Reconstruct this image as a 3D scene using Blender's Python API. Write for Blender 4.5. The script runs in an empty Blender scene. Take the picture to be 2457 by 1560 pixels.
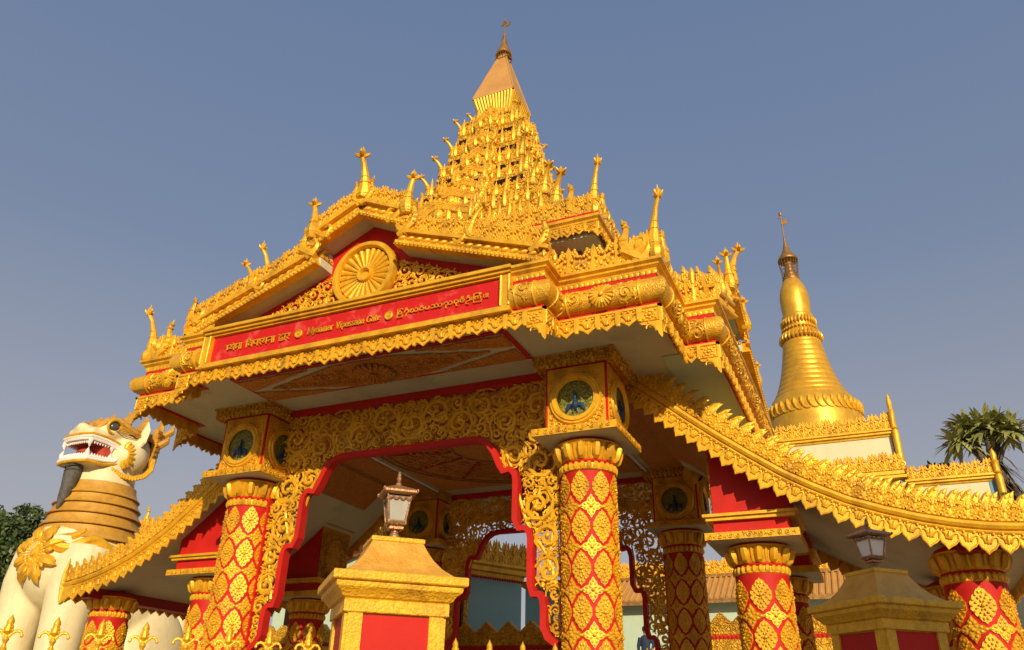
import bpy, math, random
import numpy as np
from mathutils import Vector, Matrix, Euler
random.seed(7); rng = np.random.default_rng(7)
R = math.radians; PI = math.pi
sc = bpy.context.scene; COL = sc.collection

# ------------------------------------------------------------------ camera
cam = bpy.data.cameras.new('camera'); camo = bpy.data.objects.new('camera', cam); COL.objects.link(camo)
cam.sensor_fit = 'HORIZONTAL'; cam.sensor_width = 36.0
cam.lens = 36.0 * 1857.41357 / 2457.0
cam.clip_start = 0.1; cam.clip_end = 5000
rt = Vector((0.91456715, 0.40391974, 0.02039046)); up = Vector((0.16744909, -0.42407239, 0.89001315)); fw = Vector((-0.36814092, 0.81056243, 0.45547867))
m4 = Matrix((rt, up, -fw)).transposed().to_4x4(); m4.translation = Vector((6.38001, -13.15479, 1.59265))
camo.matrix_world = m4
sc.camera = camo
# ------------------------------------------------------------------ sky, sun, exposure
SUN_AZ, SUN_EL = 32.0, 21.0          # degrees from -Y towards +X, elevation
sdir = Vector((math.sin(R(SUN_AZ)) * math.cos(R(SUN_EL)), -math.cos(R(SUN_AZ)) * math.cos(R(SUN_EL)), math.sin(R(SUN_EL))))
w = bpy.data.worlds.new("World"); sc.world = w; w.use_nodes = True
nt = w.node_tree; bg = nt.nodes['Background']
sky = nt.nodes.new('ShaderNodeTexSky'); sky.sky_type = 'NISHITA'; sky.sun_disc = False
sky.sun_elevation = R(SUN_EL); sky.sun_rotation = math.atan2(sdir.x, sdir.y)
sky.air_density = 1.0; sky.dust_density = 3.2; sky.ozone_density = 2.2; sky.altitude = 0
veil = nt.nodes.new('ShaderNodeMix'); veil.data_type = 'RGBA'; veil.inputs['Factor'].default_value = 0.82
wtc = nt.nodes.new('ShaderNodeTexCoord'); wsp = nt.nodes.new('ShaderNodeSeparateXYZ'); wrp = nt.nodes.new('ShaderNodeValToRGB')
nt.links.new(wtc.outputs['Generated'], wsp.inputs[0]); nt.links.new(wsp.outputs['Z'], wrp.inputs['Fac'])
e_ = wrp.color_ramp.elements; e_[0].position = 0.0; e_[0].color = (3.30, 3.00, 2.90, 1); e_[1].position = 0.85; e_[1].color = (0.95, 1.45, 2.55, 1)
k_ = e_.new(0.22); k_.color = (2.70, 2.60, 2.75, 1); k_ = e_.new(0.5); k_.color = (1.45, 1.80, 2.60, 1)       # warm city smog low down, bluer above
nt.links.new(sky.outputs[0], veil.inputs['A']); nt.links.new(wrp.outputs['Color'], veil.inputs['B']); nt.links.new(veil.outputs['Result'], bg.inputs[0]); bg.inputs[1].default_value = 0.138
sun = bpy.data.lights.new('sun', 'SUN'); suno = bpy.data.objects.new('sun', sun); COL.objects.link(suno)
sun.energy = 4.6; sun.angle = R(0.5); sun.color = (1.0, 0.83, 0.54)
suno.rotation_euler = sdir.to_track_quat('Z', 'Y').to_euler(); suno.location = (20, -40, 30)
sc.view_settings.view_transform = 'Standard'; sc.view_settings.look = 'None'
sc.view_settings.exposure = 0.04; sc.view_settings.gamma = 1.0

# ------------------------------------------------------------------ materials
def mat(name, c1, c2=None, metal=0.0, rough=0.6, scale=4.0, bump=0.0, bscale=60.0, pat=None, spec=0.5, detail=6.0, lo=0.35, hi=0.65, stain=None):
    m = bpy.data.materials.new(name); m.use_nodes = True
    n = m.node_tree.nodes; l = m.node_tree.links; b = n['Principled BSDF']
    b.inputs['Metallic'].default_value = metal; b.inputs['Roughness'].default_value = rough
    b.inputs['Specular IOR Level'].default_value = spec
    tc = n.new('ShaderNodeTexCoord'); nz = n.new('ShaderNodeTexNoise')
    nz.inputs['Scale'].default_value = scale; nz.inputs['Detail'].default_value = detail; nz.inputs['Roughness'].default_value = 0.65
    l.new(tc.outputs['Object'], nz.inputs['Vector'])
    rp = n.new('ShaderNodeValToRGB'); rp.color_ramp.elements[0].position = lo; rp.color_ramp.elements[1].position = hi
    rp.color_ramp.elements[0].color = (*c1, 1); rp.color_ramp.elements[1].color = (*(c2 or c1), 1)
    l.new(nz.outputs['Fac'], rp.inputs['Fac']); l.new(rp.outputs['Color'], b.inputs['Base Color'])
    if stain:
        sc_, vec, amt, s_lo, s_hi = stain
        mp = n.new('ShaderNodeMapping'); mp.inputs['Scale'].default_value = vec; l.new(tc.outputs['Object'], mp.inputs['Vector'])
        n2 = n.new('ShaderNodeTexNoise'); n2.inputs['Scale'].default_value = 1.0; n2.inputs['Detail'].default_value = 8; n2.inputs['Roughness'].default_value = .7; l.new(mp.outputs['Vector'], n2.inputs['Vector'])
        r2 = n.new('ShaderNodeValToRGB'); r2.color_ramp.elements[0].position = s_lo; r2.color_ramp.elements[1].position = s_hi; r2.color_ramp.elements[1].color = (amt, amt, amt, 1); r2.color_ramp.elements[0].color = (0, 0, 0, 1); l.new(n2.outputs['Fac'], r2.inputs['Fac'])
        mx2 = n.new('ShaderNodeMix'); mx2.data_type = 'RGBA'; l.new(r2.outputs['Color'], mx2.inputs['Factor']); l.new(rp.outputs['Color'], mx2.inputs['A']); mx2.inputs['B'].default_value = (*sc_, 1); l.new(mx2.outputs['Result'], b.inputs['Base Color'])
    mr = n.new('ShaderNodeMapRange'); mr.inputs['To Min'].default_value = max(.05, rough - .1); mr.inputs['To Max'].default_value = min(1, rough + .12)
    l.new(nz.outputs['Fac'], mr.inputs['Value']); l.new(mr.outputs['Result'], b.inputs['Roughness'])
    if bump > 0:
        bp = n.new('ShaderNodeBump'); bp.inputs['Strength'].default_value = bump; bp.inputs['Distance'].default_value = 0.02
        if pat == 'carve':
            nn = n.new('ShaderNodeTexNoise'); nn.inputs['Scale'].default_value = bscale * .5; nn.inputs['Detail'].default_value = 2
            l.new(tc.outputs['Object'], nn.inputs['Vector'])
            mx = n.new('ShaderNodeMix'); mx.data_type = 'VECTOR'; mx.inputs['Factor'].default_value = 0.12
            l.new(tc.outputs['Object'], mx.inputs['A']); l.new(nn.outputs['Color'], mx.inputs['B'])
            vo = n.new('ShaderNodeTexVoronoi'); vo.feature = 'SMOOTH_F1'; vo.inputs['Scale'].default_value = bscale
            l.new(mx.outputs['Result'], vo.inputs['Vector'])
            sn = n.new('ShaderNodeMath'); sn.operation = 'MULTIPLY'; sn.inputs[1].default_value = 14.0
            l.new(vo.outputs['Distance'], sn.inputs[0])
            s2 = n.new('ShaderNodeMath'); s2.operation = 'SINE'; l.new(sn.outputs[0], s2.inputs[0])
            l.new(s2.outputs[0], bp.inputs['Height'])
        else:
            nb = n.new('ShaderNodeTexNoise'); nb.inputs['Scale'].default_value = bscale; nb.inputs['Detail'].default_value = 4
            l.new(tc.outputs['Object'], nb.inputs['Vector']); l.new(nb.outputs['Fac'], bp.inputs['Height'])
        l.new(bp.outputs['Normal'], b.inputs['Normal'])
    return m
M = {}
M['gold'] = mat('gold_paint', (.72, .365, .014), (.88, .50, .026), .34, .42, 7, .25, 90, stain=((.40, .19, .02), (2.2, 2.2, 1.1), .85, .50, .70))
M['gold_leaf'] = mat('gold_leaf', (.66, .34, .022), (.78, .43, .035), .45, .40, 1.5, .05, 20, stain=((.40, .20, .04), (.6, .6, .35), .7, .5, .72))
M['goldc'] = mat('gold_carved', (.66, .325, .016), (.82, .45, .03), .3, .42, 9, .9, 16, 'carve', stain=((.32, .14, .02), (2.2, 2.2, 1.1), .7, .5, .74))
M['gold_fine'] = mat('gold_fine_carving', (.66, .325, .016), (.82, .45, .03), .3, .42, 9, .3, 34, 'carve', stain=((.32, .14, .02), (2.2, 2.2, 1.1), .7, .5, .74))
M['gold_dull'] = mat('gold_dull_plaster', (.48, .235, .06), (.56, .29, .08), .05, .6, 2.5, .25, 30)
M['gold_old'] = mat('gold_tarnished', (.20, .10, .03), (.42, .22, .06), .5, .5, 8, .2, 60)
M['gold_pillar'] = mat('gold_pillar_paint', (.74, .37, .012), (.88, .50, .022), .1, .45, 18, .7, 55, stain=((.42, .20, .015), (5, 5, 3), .8, .52, .70))
M['gold_pillar_top'] = mat('gold_pillar_roof', (.62, .29, .03), (.76, .40, .06), .1, .5, 9, .5, 60)
M['carved_brown'] = mat('carved_ceiling', (.60, .215, .022), (.70, .29, .032), .1, .55, 9, .8, 24, 'carve')
M['red'] = mat('red_paint', (.46, .011, .008), (.55, .017, .011), 0, .62, 2.2, .05, 40, spec=.25, stain=((.30, .03, .02), (3, 3, .8), .6, .5, .75))
M['red_worn'] = mat('red_sign_paint', (.50, .010, .010), (.72, .15, .12), 0, .62, 3.2, .05, 40, lo=.52, hi=.80, spec=.25)
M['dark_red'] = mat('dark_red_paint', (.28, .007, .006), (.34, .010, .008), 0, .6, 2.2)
M['soffit'] = mat('pale_green_paint', (.52, .53, .36), (.57, .58, .40), 0, .7, 1.2, .05, 40, stain=((.34, .35, .24), (1.5, 1.5, 1.5), .7, .52, .72))
M['green'] = mat('soffit_paint_skylit', (.40, .56, .40), (.46, .61, .46), 0, .7, .8, .05, 40)  # same soffit paint, with the greener skylight of the right side put into the colour
M['teal'] = mat('teal_paint', (.26, .47, .46), (.30, .52, .50), 0, .7, .8)
M['cream'] = mat('cream_wall_paint', (.66, .59, .37), (.72, .65, .43), 0, .7, .5, .05, 40, stain=((.48, .42, .28), (1.2, 1.2, .25), .6, .5, .72))
M['blue'] = mat('blue_trim_paint', (.12, .27, .38), (.16, .32, .42), 0, .6, 2)
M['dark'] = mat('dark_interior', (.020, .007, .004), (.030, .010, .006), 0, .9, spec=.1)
M['lion'] = mat('lion_cream_plaster', (.72, .60, .35), (.80, .69, .43), 0, .55, 1.6, .25, 12, stain=((.46, .37, .23), (2.4, 2.4, .5), .65, .50, .74))
M['lion_gold'] = mat('lion_gold_paint', (.50, .245, .025), (.60, .32, .042), .1, .5, 5, .5, 40, stain=((.34, .16, .03), (4, 4, 4), .7, .5, .72))
M['white'] = mat('white_enamel', (.80, .74, .68), (.85, .80, .74), 0, .35, 5)
M['gum'] = mat('pink_gum', (.62, .42, .38), (.70, .50, .45), 0, .4, 5)
M['mouth'] = mat('mouth_red', (.42, .05, .03), (.5, .07, .04), 0, .5, 4)
M['eye'] = mat('eye_grey', (.05, .055, .05), (.09, .09, .08), 0, .25, 4)
M['beard'] = mat('beard_grey', (.055, .05, .045), (.11, .10, .09), 0, .7, 12, .5, 40)
M['iron'] = mat('bronze_lantern', (.30, .15, .07), (.48, .27, .13), .6, .4, 30, .3, 90)
M['iron_dark'] = mat('dark_iron', (.07, .055, .04), (.12, .09, .065), .6, .45, 20)
M['glass'] = mat('frosted_glass', (.36, .35, .32), (.44, .43, .39), 0, .3, 6)
M['ground'] = mat('paving', (.21, .18, .13), (.26, .22, .16), 0, .9, .7, .2, 20)
M['terrace'] = mat('terrace_stone', (.36, .33, .28), (.44, .40, .34), 0, .8, 1, .2, 20)
M['bark'] = mat('bark', (.06, .045, .03), (.13, .10, .07), 0, .9, 8, .6, 30)
M['leaf_a'] = mat('leaf_dark_green', (.03, .055, .013), (.10, .13, .035), 0, .5, 1.1, detail=3)
M['leaf_b'] = mat('leaf_palm_green', (.19, .20, .055), (.40, .40, .13), 0, .5, 2.5, detail=3)
M['leaf_dead'] = mat('leaf_dry_brown', (.045, .032, .018), (.11, .08, .045), 0, .8, 3)
M['skin'] = mat('skin', (.20, .10, .06), (.24, .13, .08), 0, .5)
M['hair'] = mat('hair', (.012, .01, .009), (.02, .017, .015), 0, .5)
M['shirt'] = mat('navy_shirt', (.012, .022, .055), (.02, .034, .08), 0, .8, 12)
M['trousers'] = mat('black_trousers', (.015, .015, .017), (.025, .025, .028), 0, .8)
M['scarf'] = mat('beige_cloth', (.5, .38, .28), (.6, .47, .36), 0, .8)
M['peacock'] = mat('peacock_blue', (.015, .04, .11), (.03, .08, .17), .2, .35, 9)
M['olive'] = mat('olive_render', (.30, .27, .10), (.36, .33, .14), 0, .7, 1)
M['mint_pale'] = mat('pale_mint_wall', (.42, .53, .40), (.47, .58, .45), 0, .7, 1, stain=((.3, .36, .27), (1.2, 1.2, .3), .6, .5, .72))

def fan_material():
    m = bpy.data.materials.new('peacock_fan'); m.use_nodes = True
    n = m.node_tree.nodes; l = m.node_tree.links; b = n['Principled BSDF']; b.inputs['Roughness'].default_value = .4
    tc = n.new('ShaderNodeTexCoord'); v = n.new('ShaderNodeTexVoronoi'); v.inputs['Scale'].default_value = 26
    l.new(tc.outputs['Object'], v.inputs['Vector'])
    rp = n.new('ShaderNodeValToRGB'); e = rp.color_ramp.elements
    e[0].position = .0; e[0].color = (.02, .06, .12, 1); e[1].position = .5; e[1].color = (.10, .17, .02, 1)
    k = e.new(.22); k.color = (.45, .26, .03, 1); k = e.new(.8); k.color = (.16, .10, .01, 1)
    l.new(v.outputs['Distance'], rp.inputs['Fac']); l.new(rp.outputs['Color'], b.inputs['Base Color'])
    bp = n.new('ShaderNodeBump'); bp.inputs['Strength'].default_value = .5; bp.inputs['Distance'].default_value = .01
    l.new(v.outputs['Distance'], bp.inputs['Height']); l.new(bp.outputs['Normal'], b.inputs['Normal'])
    return m
M['fan'] = fan_material()

# ------------------------------------------------------------------ mesh helpers
class MB:
    def __init__(s): s.V = []; s.F = []; s.n = 0
    def add(s, V, F):
        V = np.asarray(V, float).reshape(-1, 3); s.V.append(V)
        for f in F:
            f = np.asarray(f, int)
            if f.ndim == 1: f = f[None, :]
            s.F.append(f + s.n)
        s.n += len(V); return s
    def verts(s): return np.concatenate(s.V) if s.V else np.zeros((0, 3))
    def inst(s, t, fn):
        V = t.verts(); s.add(fn(V), t.F); return s
    def poly(s, P): return s.add(P, [np.arange(len(P))])
    def box(s, c, d, rz=0.0):
        x, y, z = np.array(d, float) / 2
        V = np.array([[i * x, j * y, k * z] for k in (-1, 1) for j in (-1, 1) for i in (-1, 1)], float)
        if rz: V = V @ np.array([[math.cos(rz), math.sin(rz), 0], [-math.sin(rz), math.cos(rz), 0], [0, 0, 1]])
        return s.add(V + np.array(c), [np.array([[0, 2, 3, 1], [4, 5, 7, 6], [0, 1, 5, 4], [2, 6, 7, 3], [0, 4, 6, 2], [1, 3, 7, 5]])])
    def prism(s, P, fn, t0, t1):
        """outline P (u,v) extruded along n from t0 to t1, mapped by fn"""
        P = np.asarray(P, float); k = len(P)
        V = np.concatenate([np.c_[P, np.full(k, t0)], np.c_[P, np.full(k, t1)]])
        i = np.arange(k); j = (i + 1) % k
        return s.add(fn(V), [i[::-1], i + k, np.c_[i, j, j + k, i + k]])
    def tube(s, P, r, k=6, N=None, flat=1.0, cap=True):
        P = np.asarray(P, float); n = len(P); r = np.broadcast_to(np.asarray(r, float), (n,))
        T = np.gradient(P, axis=0); T /= np.linalg.norm(T, axis=1)[:, None] + 1e-12
        if N is not None:
            A = np.tile(np.asarray(N, float), (n, 1)); A -= (A * T).sum(1)[:, None] * T
        else:
            a = np.array([0, 0, 1.0]) if abs(T[0][2]) < .9 else np.array([1.0, 0, 0]); A = []
            for t in T:
                a = a - a.dot(t) * t; a /= np.linalg.norm(a) + 1e-12; A.append(a)
            A = np.array(A)
        A /= np.linalg.norm(A, axis=1)[:, None] + 1e-12
        B = np.cross(T, A); th = np.arange(k) * 2 * PI / k
        V = P[:, None, :] + r[:, None, None] * (np.cos(th)[None, :, None] * B[:, None, :] + flat * np.sin(th)[None, :, None] * A[:, None, :])
        i = np.arange(n - 1)[:, None] * k; j = np.arange(k)[None, :]; j2 = (j + 1) % k
        F = np.stack([i + j, i + j2, i + k + j2, i + k + j], -1).reshape(-1, 4)
        fs = [F]
        if cap: fs += [np.arange(k)[::-1], (n - 1) * k + np.arange(k)]
        return s.add(V.reshape(-1, 3), fs)
    def lathe(s, prof, k=24, c=(0, 0, 0), sx=1, sy=1, cap=True):
        prof = np.asarray(prof, float); n = len(prof); th = np.arange(k) * 2 * PI / k
        V = np.stack([prof[:, None, 0] * np.cos(th) * sx, prof[:, None, 0] * np.sin(th) * sy, np.repeat(prof[:, None, 1], k, 1)], -1)
        i = np.arange(n - 1)[:, None] * k; j = np.arange(k)[None, :]; j2 = (j + 1) % k
        F = np.stack([i + j, i + j2, i + k + j2, i + k + j], -1).reshape(-1, 4)
        fs = [F]
        if cap: fs += [np.arange(k)[::-1], (n - 1) * k + np.arange(k)]
        return s.add(V.reshape(-1, 3) + np.array(c), fs)
    def ball(s, c, r, k=7, n=5, rot=None):
        r = np.broadcast_to(np.asarray(r, float), (3,)); ph = np.linspace(-PI / 2, PI / 2, n + 1)
        pr = np.c_[np.cos(ph), np.sin(ph)]; pr[0, 0] = pr[-1, 0] = .02
        t = MB().lathe(pr, k); V = t.verts() * r
        if rot is not None: V = V @ np.array(rot.to_matrix()).T
        return s.add(V + np.array(c), t.F)
    def mold(s, plan, prof, closed=True, capends=True):
        """profile (offset outwards, z) swept round a CCW plan polyline with mitres"""
        P = np.asarray(plan, float); n = len(P); prof = np.asarray(prof, float); m = len(prof)
        D = []
        for i in range(n):
            if closed or 0 < i < n - 1:
                a = P[i] - P[i - 1]; b = P[(i + 1) % n] - P[i]
            elif i == 0: a = b = P[1] - P[0]
            else: a = b = P[-1] - P[-2]
            a = a / np.linalg.norm(a); b = b / np.linalg.norm(b)
            na = np.array([a[1], -a[0]]); nb = np.array([b[1], -b[0]]); q = na + nb; q /= max(1e-9, np.linalg.norm(q)); D.append(q / max(.3, q.dot(na)))
        D = np.array(D)
        V = np.zeros((n, m, 3)); V[:, :, :2] = P[:, None, :] + D[:, None, :] * prof[None, :, :1]; V[:, :, 2] = prof[None, :, 1]
        e = n if closed else n - 1
        i = np.arange(e)[:, None]; i2 = (i + 1) % n; j = np.arange(m - 1)[None, :]
        F = np.stack([i * m + j, i2 * m + j, i2 * m + j + 1, i * m + j + 1], -1).reshape(-1, 4)
        fs = [F]
        if not closed and capends: fs += [np.arange(m), (n - 1) * m + np.arange(m)[::-1]]
        return s.add(V.reshape(-1, 3), fs)
    def mesh(s, name, smooth=35):
        me = bpy.data.meshes.new(name); V = s.verts()
        me.vertices.add(len(V)); me.vertices.foreach_set('co', V.ravel())
        tot = sum(f.size for f in s.F); nf = sum(len(f) for f in s.F)
        me.loops.add(tot); me.loops.foreach_set('vertex_index', np.concatenate([f.ravel() for f in s.F]).astype(np.int32))
        lt = np.concatenate([np.full(len(f), f.shape[1]) for f in s.F]); ls = np.r_[0, np.cumsum(lt)[:-1]]
        me.polygons.add(nf); me.polygons.foreach_set('loop_start', ls.astype(np.int32)); me.polygons.foreach_set('loop_total', lt.astype(np.int32))
        me.polygons.foreach_set('use_smooth', np.ones(nf, bool) if smooth else np.zeros(nf, bool))
        me.update(calc_edges=True); me.validate()
        if smooth: me.set_sharp_from_angle(angle=R(smooth))
        return me
    def build(s, name, m, parent=None, smooth=35, loc=None, label=None):
        return link(name, s.mesh(name, smooth), m, parent, loc, label)
def link(name, me, m, parent=None, loc=None, label=None):
    if m is not None: me.materials.append(M[m] if isinstance(m, str) else m)
    o = bpy.data.objects.new(name, me); COL.objects.link(o)
    if parent is not None: o.parent = parent
    if loc is not None: o.location = loc
    if label: o['label'] = label
    return o
def tag(o, label, cat, group=None):
    o['label'] = label; o['category'] = cat; o['kind'] = 'thing'
    if group: o['group'] = group
    return o
def thing(name, label, cat, loc=(0, 0, 0), group=None, rz=0):
    o = bpy.data.objects.new(name, None); COL.objects.link(o); o.location = loc; o.rotation_euler = (0, 0, rz)
    return tag(o, label, cat, group)
def struct(o): o['kind'] = 'structure'; return o
def dup(o, parent=None, loc=None, rz=None):
    c = o.copy(); COL.objects.link(c); c.parent = parent if parent is not None else o.parent
    if loc is not None: c.location = loc
    if rz is not None: c.rotation_euler = (0, 0, rz)
    for ch in [x for x in COL.objects if x.parent == o]: dup(ch, c)
    return c
def fr(o, U, V, N):
    o = np.array(o, float); A = np.array([U, V, N], float)
    return lambda P: o + P @ A
def blob(parts, voxel, smooth=4, name='blob'):
    """union of closed shapes -> one continuous smooth surface"""
    o = bpy.data.objects.new('tmp', parts.mesh('tmp')); COL.objects.link(o)
    md = o.modifiers.new('r', 'REMESH'); md.mode = 'VOXEL'; md.voxel_size = voxel
    if smooth:
        ms = o.modifiers.new('s', 'SMOOTH'); ms.iterations = smooth; ms.factor = .5
    dg = bpy.context.evaluated_depsgraph_get(); me = bpy.data.meshes.new_from_object(o.evaluated_get(dg)); me.name = name
    COL.objects.unlink(o); bpy.data.objects.remove(o)
    me.polygons.foreach_set('use_smooth', np.ones(len(me.polygons), bool)); return me
# ------------------------------------------------------------------ ornament templates in (u,v,n)
def curl(x, y, th, L, k0, k1, n=9):
    s = np.linspace(0, L, n * 3); k = k0 + (k1 - k0) * (s / L) ** 1.3; a = th + np.concatenate([[0], np.cumsum((k[1:] + k[:-1]) / 2 * np.diff(s))])
    X = x + np.concatenate([[0], np.cumsum(np.cos((a[1:] + a[:-1]) / 2) * np.diff(s))]); Y = y + np.concatenate([[0], np.cumsum(np.sin((a[1:] + a[:-1]) / 2) * np.diff(s))])
    idx = np.linspace(0, n * 3 - 1, n).round().astype(int)
    return np.c_[X[idx], Y[idx], np.zeros(n)]
NZ = (0, 0, 1)
def t_crest(big=False):
    t = MB()
    t.tube([[0, v * (1.0 if big else .88), .03] for v in (0, .2, .5, .72, .95, 1.18, 1.42)], [.12, .18, .11, .09, .17, .12, .004], 6, NZ, .8)
    for s in (-1, 1):
        p = curl(.06, .12, R(72), 1.15, -.2, -8.5, 10) * [s, 1, 1]; t.tube(p, np.linspace(.12, .05, 10), 5, NZ, .9); t.ball(p[-1], .085, 6, 4)
        p = curl(.30, .0, R(95), .75, .8, 8.5, 8) * [s, 1, 1]; p[:, 2] += .06; t.tube(p, np.linspace(.10, .05, 8), 5, NZ, .9); t.ball(p[-1], .08, 6, 4)
        t.ball((s * .28, .93, .02), (.07, .13, .07), 6, 4, Euler((0, 0, -s * .5)))
        t.ball((s * .47, .62, .0), (.07, .16, .08), 6, 4)
        for a, b in ((.20, 1.02), (.36, .98), (.28, 1.12), (.5, .86)): t.ball((s * a, b, .02), .085, 6, 4)
        if big:
            for a, b in ((.16, 1.12), (.34, 1.06), (.27, 1.22)): t.ball((s * a, b, .03), .08, 6, 4)
    t.box((0, .05, 0), (1.0, .12, .2)); t.prism([(-.5, 0), (.5, 0), (.5, .62), (.36, .78), (.2, .9), (0, .98), (-.2, .9), (-.36, .78), (-.5, .62)], ID, -.10, -.02)
    for s in (-1, 1):
        for a, b in ((.17, .42), (.34, .34), (.42, .14), (.15, .72), (.40, .86)): t.ball((s * a, b, .06), (.085, .1, .09), 6, 4)
    return t
ID = lambda P: P
CR = t_crest(); CRB = t_crest(True)
def t_flame():          # single leaf-flame for the wing crests
    t = MB()
    p = np.array([[0, 0, 0], [-.05, .3, .02], [-.02, .6, .04], [.08, .85, .03], [.25, 1.05, 0]]); t.tube(p, [.22, .30, .25, .15, .01], 6, NZ, .5)
    p = curl(-.1, .1, R(120), .9, -1, -9, 9); p[:, 2] += .1; t.tube(p, np.linspace(.1, .05, 9), 5, NZ, .9)
    p = curl(.25, .05, R(60), .9, 1, 9, 9); p[:, 2] += .1; t.tube(p, np.linspace(.1, .05, 9), 5, NZ, .9)
    t.ball((0, .35, .14), .11, 6, 4); t.ball((.08, .85, .08), .08, 6, 4)
    t.box((0, .04, 0), (1.0, .1, .2)); return t
FL = t_flame()
ID = lambda P: P
def t_fringe():         # v runs downwards as negative; width 1 = one bay
    t = MB(); sh = [(-.42, 0), (.42, 0), (.42, -.60), (.2, -.74), (0, -.94), (-.2, -.74), (-.42, -.60)]
    t.prism(sh, ID, -.05, .04)
    rim = np.array(sh[2:] + [sh[2]])[:5]; t.tube(np.c_[rim, np.full(5, .06)], .05, 5)
    for s in (-1, 1):
        p = curl(.05, -.62, R(70), .85, -.6, -9, 9) * [s, 1, 1]; p[:, 2] += .08; t.tube(p, np.linspace(.07, .045, 9), 5, NZ); t.ball(p[-1], .07, 6, 4)
        t.ball((s * .12, -.5, .08), (.06, .13, .06), 6, 4, Euler((0, 0, -s * .6)))
        t.ball((s * .26, -.12, .08), .06, 6, 4)
    t.ball((0, -.5, .1), (.07, .2, .07), 6, 5); t.ball((0, -.12, .08), .07, 6, 4)
    t.box((.5, -.36, .05), (.24, .72, .22)); t.box((.5, -.36, .14), (.12, .72, .06)); t.ball((.5, -.76, .07), (.13, .13, .12), 6, 4)
    return t
FRI = t_fringe()
def t_pend():           # corner bracket: square rosette above, stepped triangle below; corner at u=0, extends to u=-1
    t = MB(); t.prism([(-1, 0), (0, 0), (0, -.85), (-1, -.85)], ID, -.05, .05)
    t.tube([[-.93, -.06, .06], [-.07, -.06, .06], [-.07, -.8, .06], [-.93, -.8, .06], [-.93, -.06, .06]], .05, 4)
    for a in range(8): t.ball((-.5 + .2 * math.cos(a * PI / 4), -.43 + .2 * math.sin(a * PI / 4), .07), (.09, .09, .06), 6, 4)
    t.ball((-.5, -.43, .09), .1, 6, 4)
    for a, b in ((-.2, -.2), (-.8, -.2), (-.2, -.66), (-.8, -.66)): t.ball((a, b, .06), .08, 5, 4)
    t.prism([(-1.05, -.85), (0, -.85), (0, -1.78), (-.12, -1.6), (-.15, -1.45), (-.3, -1.36), (-.36, -1.22), (-.55, -1.16), (-.62, -1.02), (-.9, -.98)], ID, -.05, .05)
    p = curl(-.2, -1.45, R(100), .9, .6, 8, 9); p[:, 2] += .08; t.tube(p, np.linspace(.07, .04, 9), 5, NZ)
    p = curl(-.3, -1.15, R(160), .6, -.6, -9, 9); p[:, 2] += .08; t.tube(p, np.linspace(.06, .04, 9), 5, NZ)
    return t
PEN = t_pend()
def t_leaf():           # pointed leaf hanging from the wing bargeboards
    t = MB(); sh = [(-.5, 0), (.5, 0), (.56, -.35), (.52, -.62), (.36, -.84), (.16, -.96), (0, -1.12), (-.16, -.96), (-.36, -.84), (-.52, -.62), (-.56, -.35)]
    t.prism(sh, ID, -.06, .04); q = np.array(sh[2:]); t.tube(np.c_[q, np.full(len(q), .06)], .055, 5)
    t.ball((0, -.42, .08), (.1, .28, .07), 6, 5)
    for s in (-1, 1):
        p = curl(.12, -.62, R(75), .7, -.6, -9, 8) * [s, 1, 1]; p[:, 2] += .07; t.tube(p, np.linspace(.07, .045, 8), 5, NZ); t.ball((s * .28, -.15, .07), .09, 6, 4)
    return t
LEAF = t_leaf()
def t_flower(t, c, s, N=4):
    c = np.array(c, float)
    for a in range(N):
        d = np.array([math.cos(2 * PI * a / N + .4), math.sin(2 * PI * a / N + .4), 0]); z = np.array([0, 0, 1.0])
        t.tube([c - z * .35 * s, c + d * s * .42 - z * .15 * s, c + d * s * .95 + z * .12 * s, c + d * s * 1.2 + z * .42 * s], [s * .14, s * .34, s * .24, .004], 6)
        d = np.array([math.cos(2 * PI * (a + .5) / N + .4), math.sin(2 * PI * (a + .5) / N + .4), 0]); t.tube([c + d * s * .2, c + d * s * .45 + z * .45 * s, c + d * s * .4 + z * .95 * s], [s * .22, s * .25, .004], 6)
    t.tube([c + [0, 0, q] for q in (-.5 * s, -.1 * s, .5 * s, 1.0 * s, 1.6 * s)], [s * .16, s * .42, s * .40, s * .22, .005], 8)
def t_horn(bend=0.0, slim=1.0):
    """finial: bulb, tapering neck, lotus head; height 1, z up, bends to +x"""
    t = MB(); z = np.array([0, .08, .18, .32, .5, .68, .82]); x = bend * np.array([0, -.25, -.35, -.2, .05, .45, 1.0])
    t.tube(np.c_[x, 0 * z, z], np.array([.10, .14, .15, .115, .072, .052, .042]) * slim, 9)
    for q in (.10, .34): t.ball((np.interp(q, z, x), 0, q), (.15 * slim if q < .2 else .125 * slim, .15 * slim if q < .2 else .125 * slim, .016), 9, 4)
    for q in (.05, .46): t.ball((np.interp(q, z, x), 0, q), (.13 * slim if q < .1 else .09 * slim, .13 * slim if q < .1 else .09 * slim, .03), 8, 4)
    t_flower(t, (x[-1], 0, .84), .115); return t
HORN = t_horn(); HORNB = t_horn(.07); HORNC = t_horn(.26, .8); HORNO = t_horn(.22)
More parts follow.
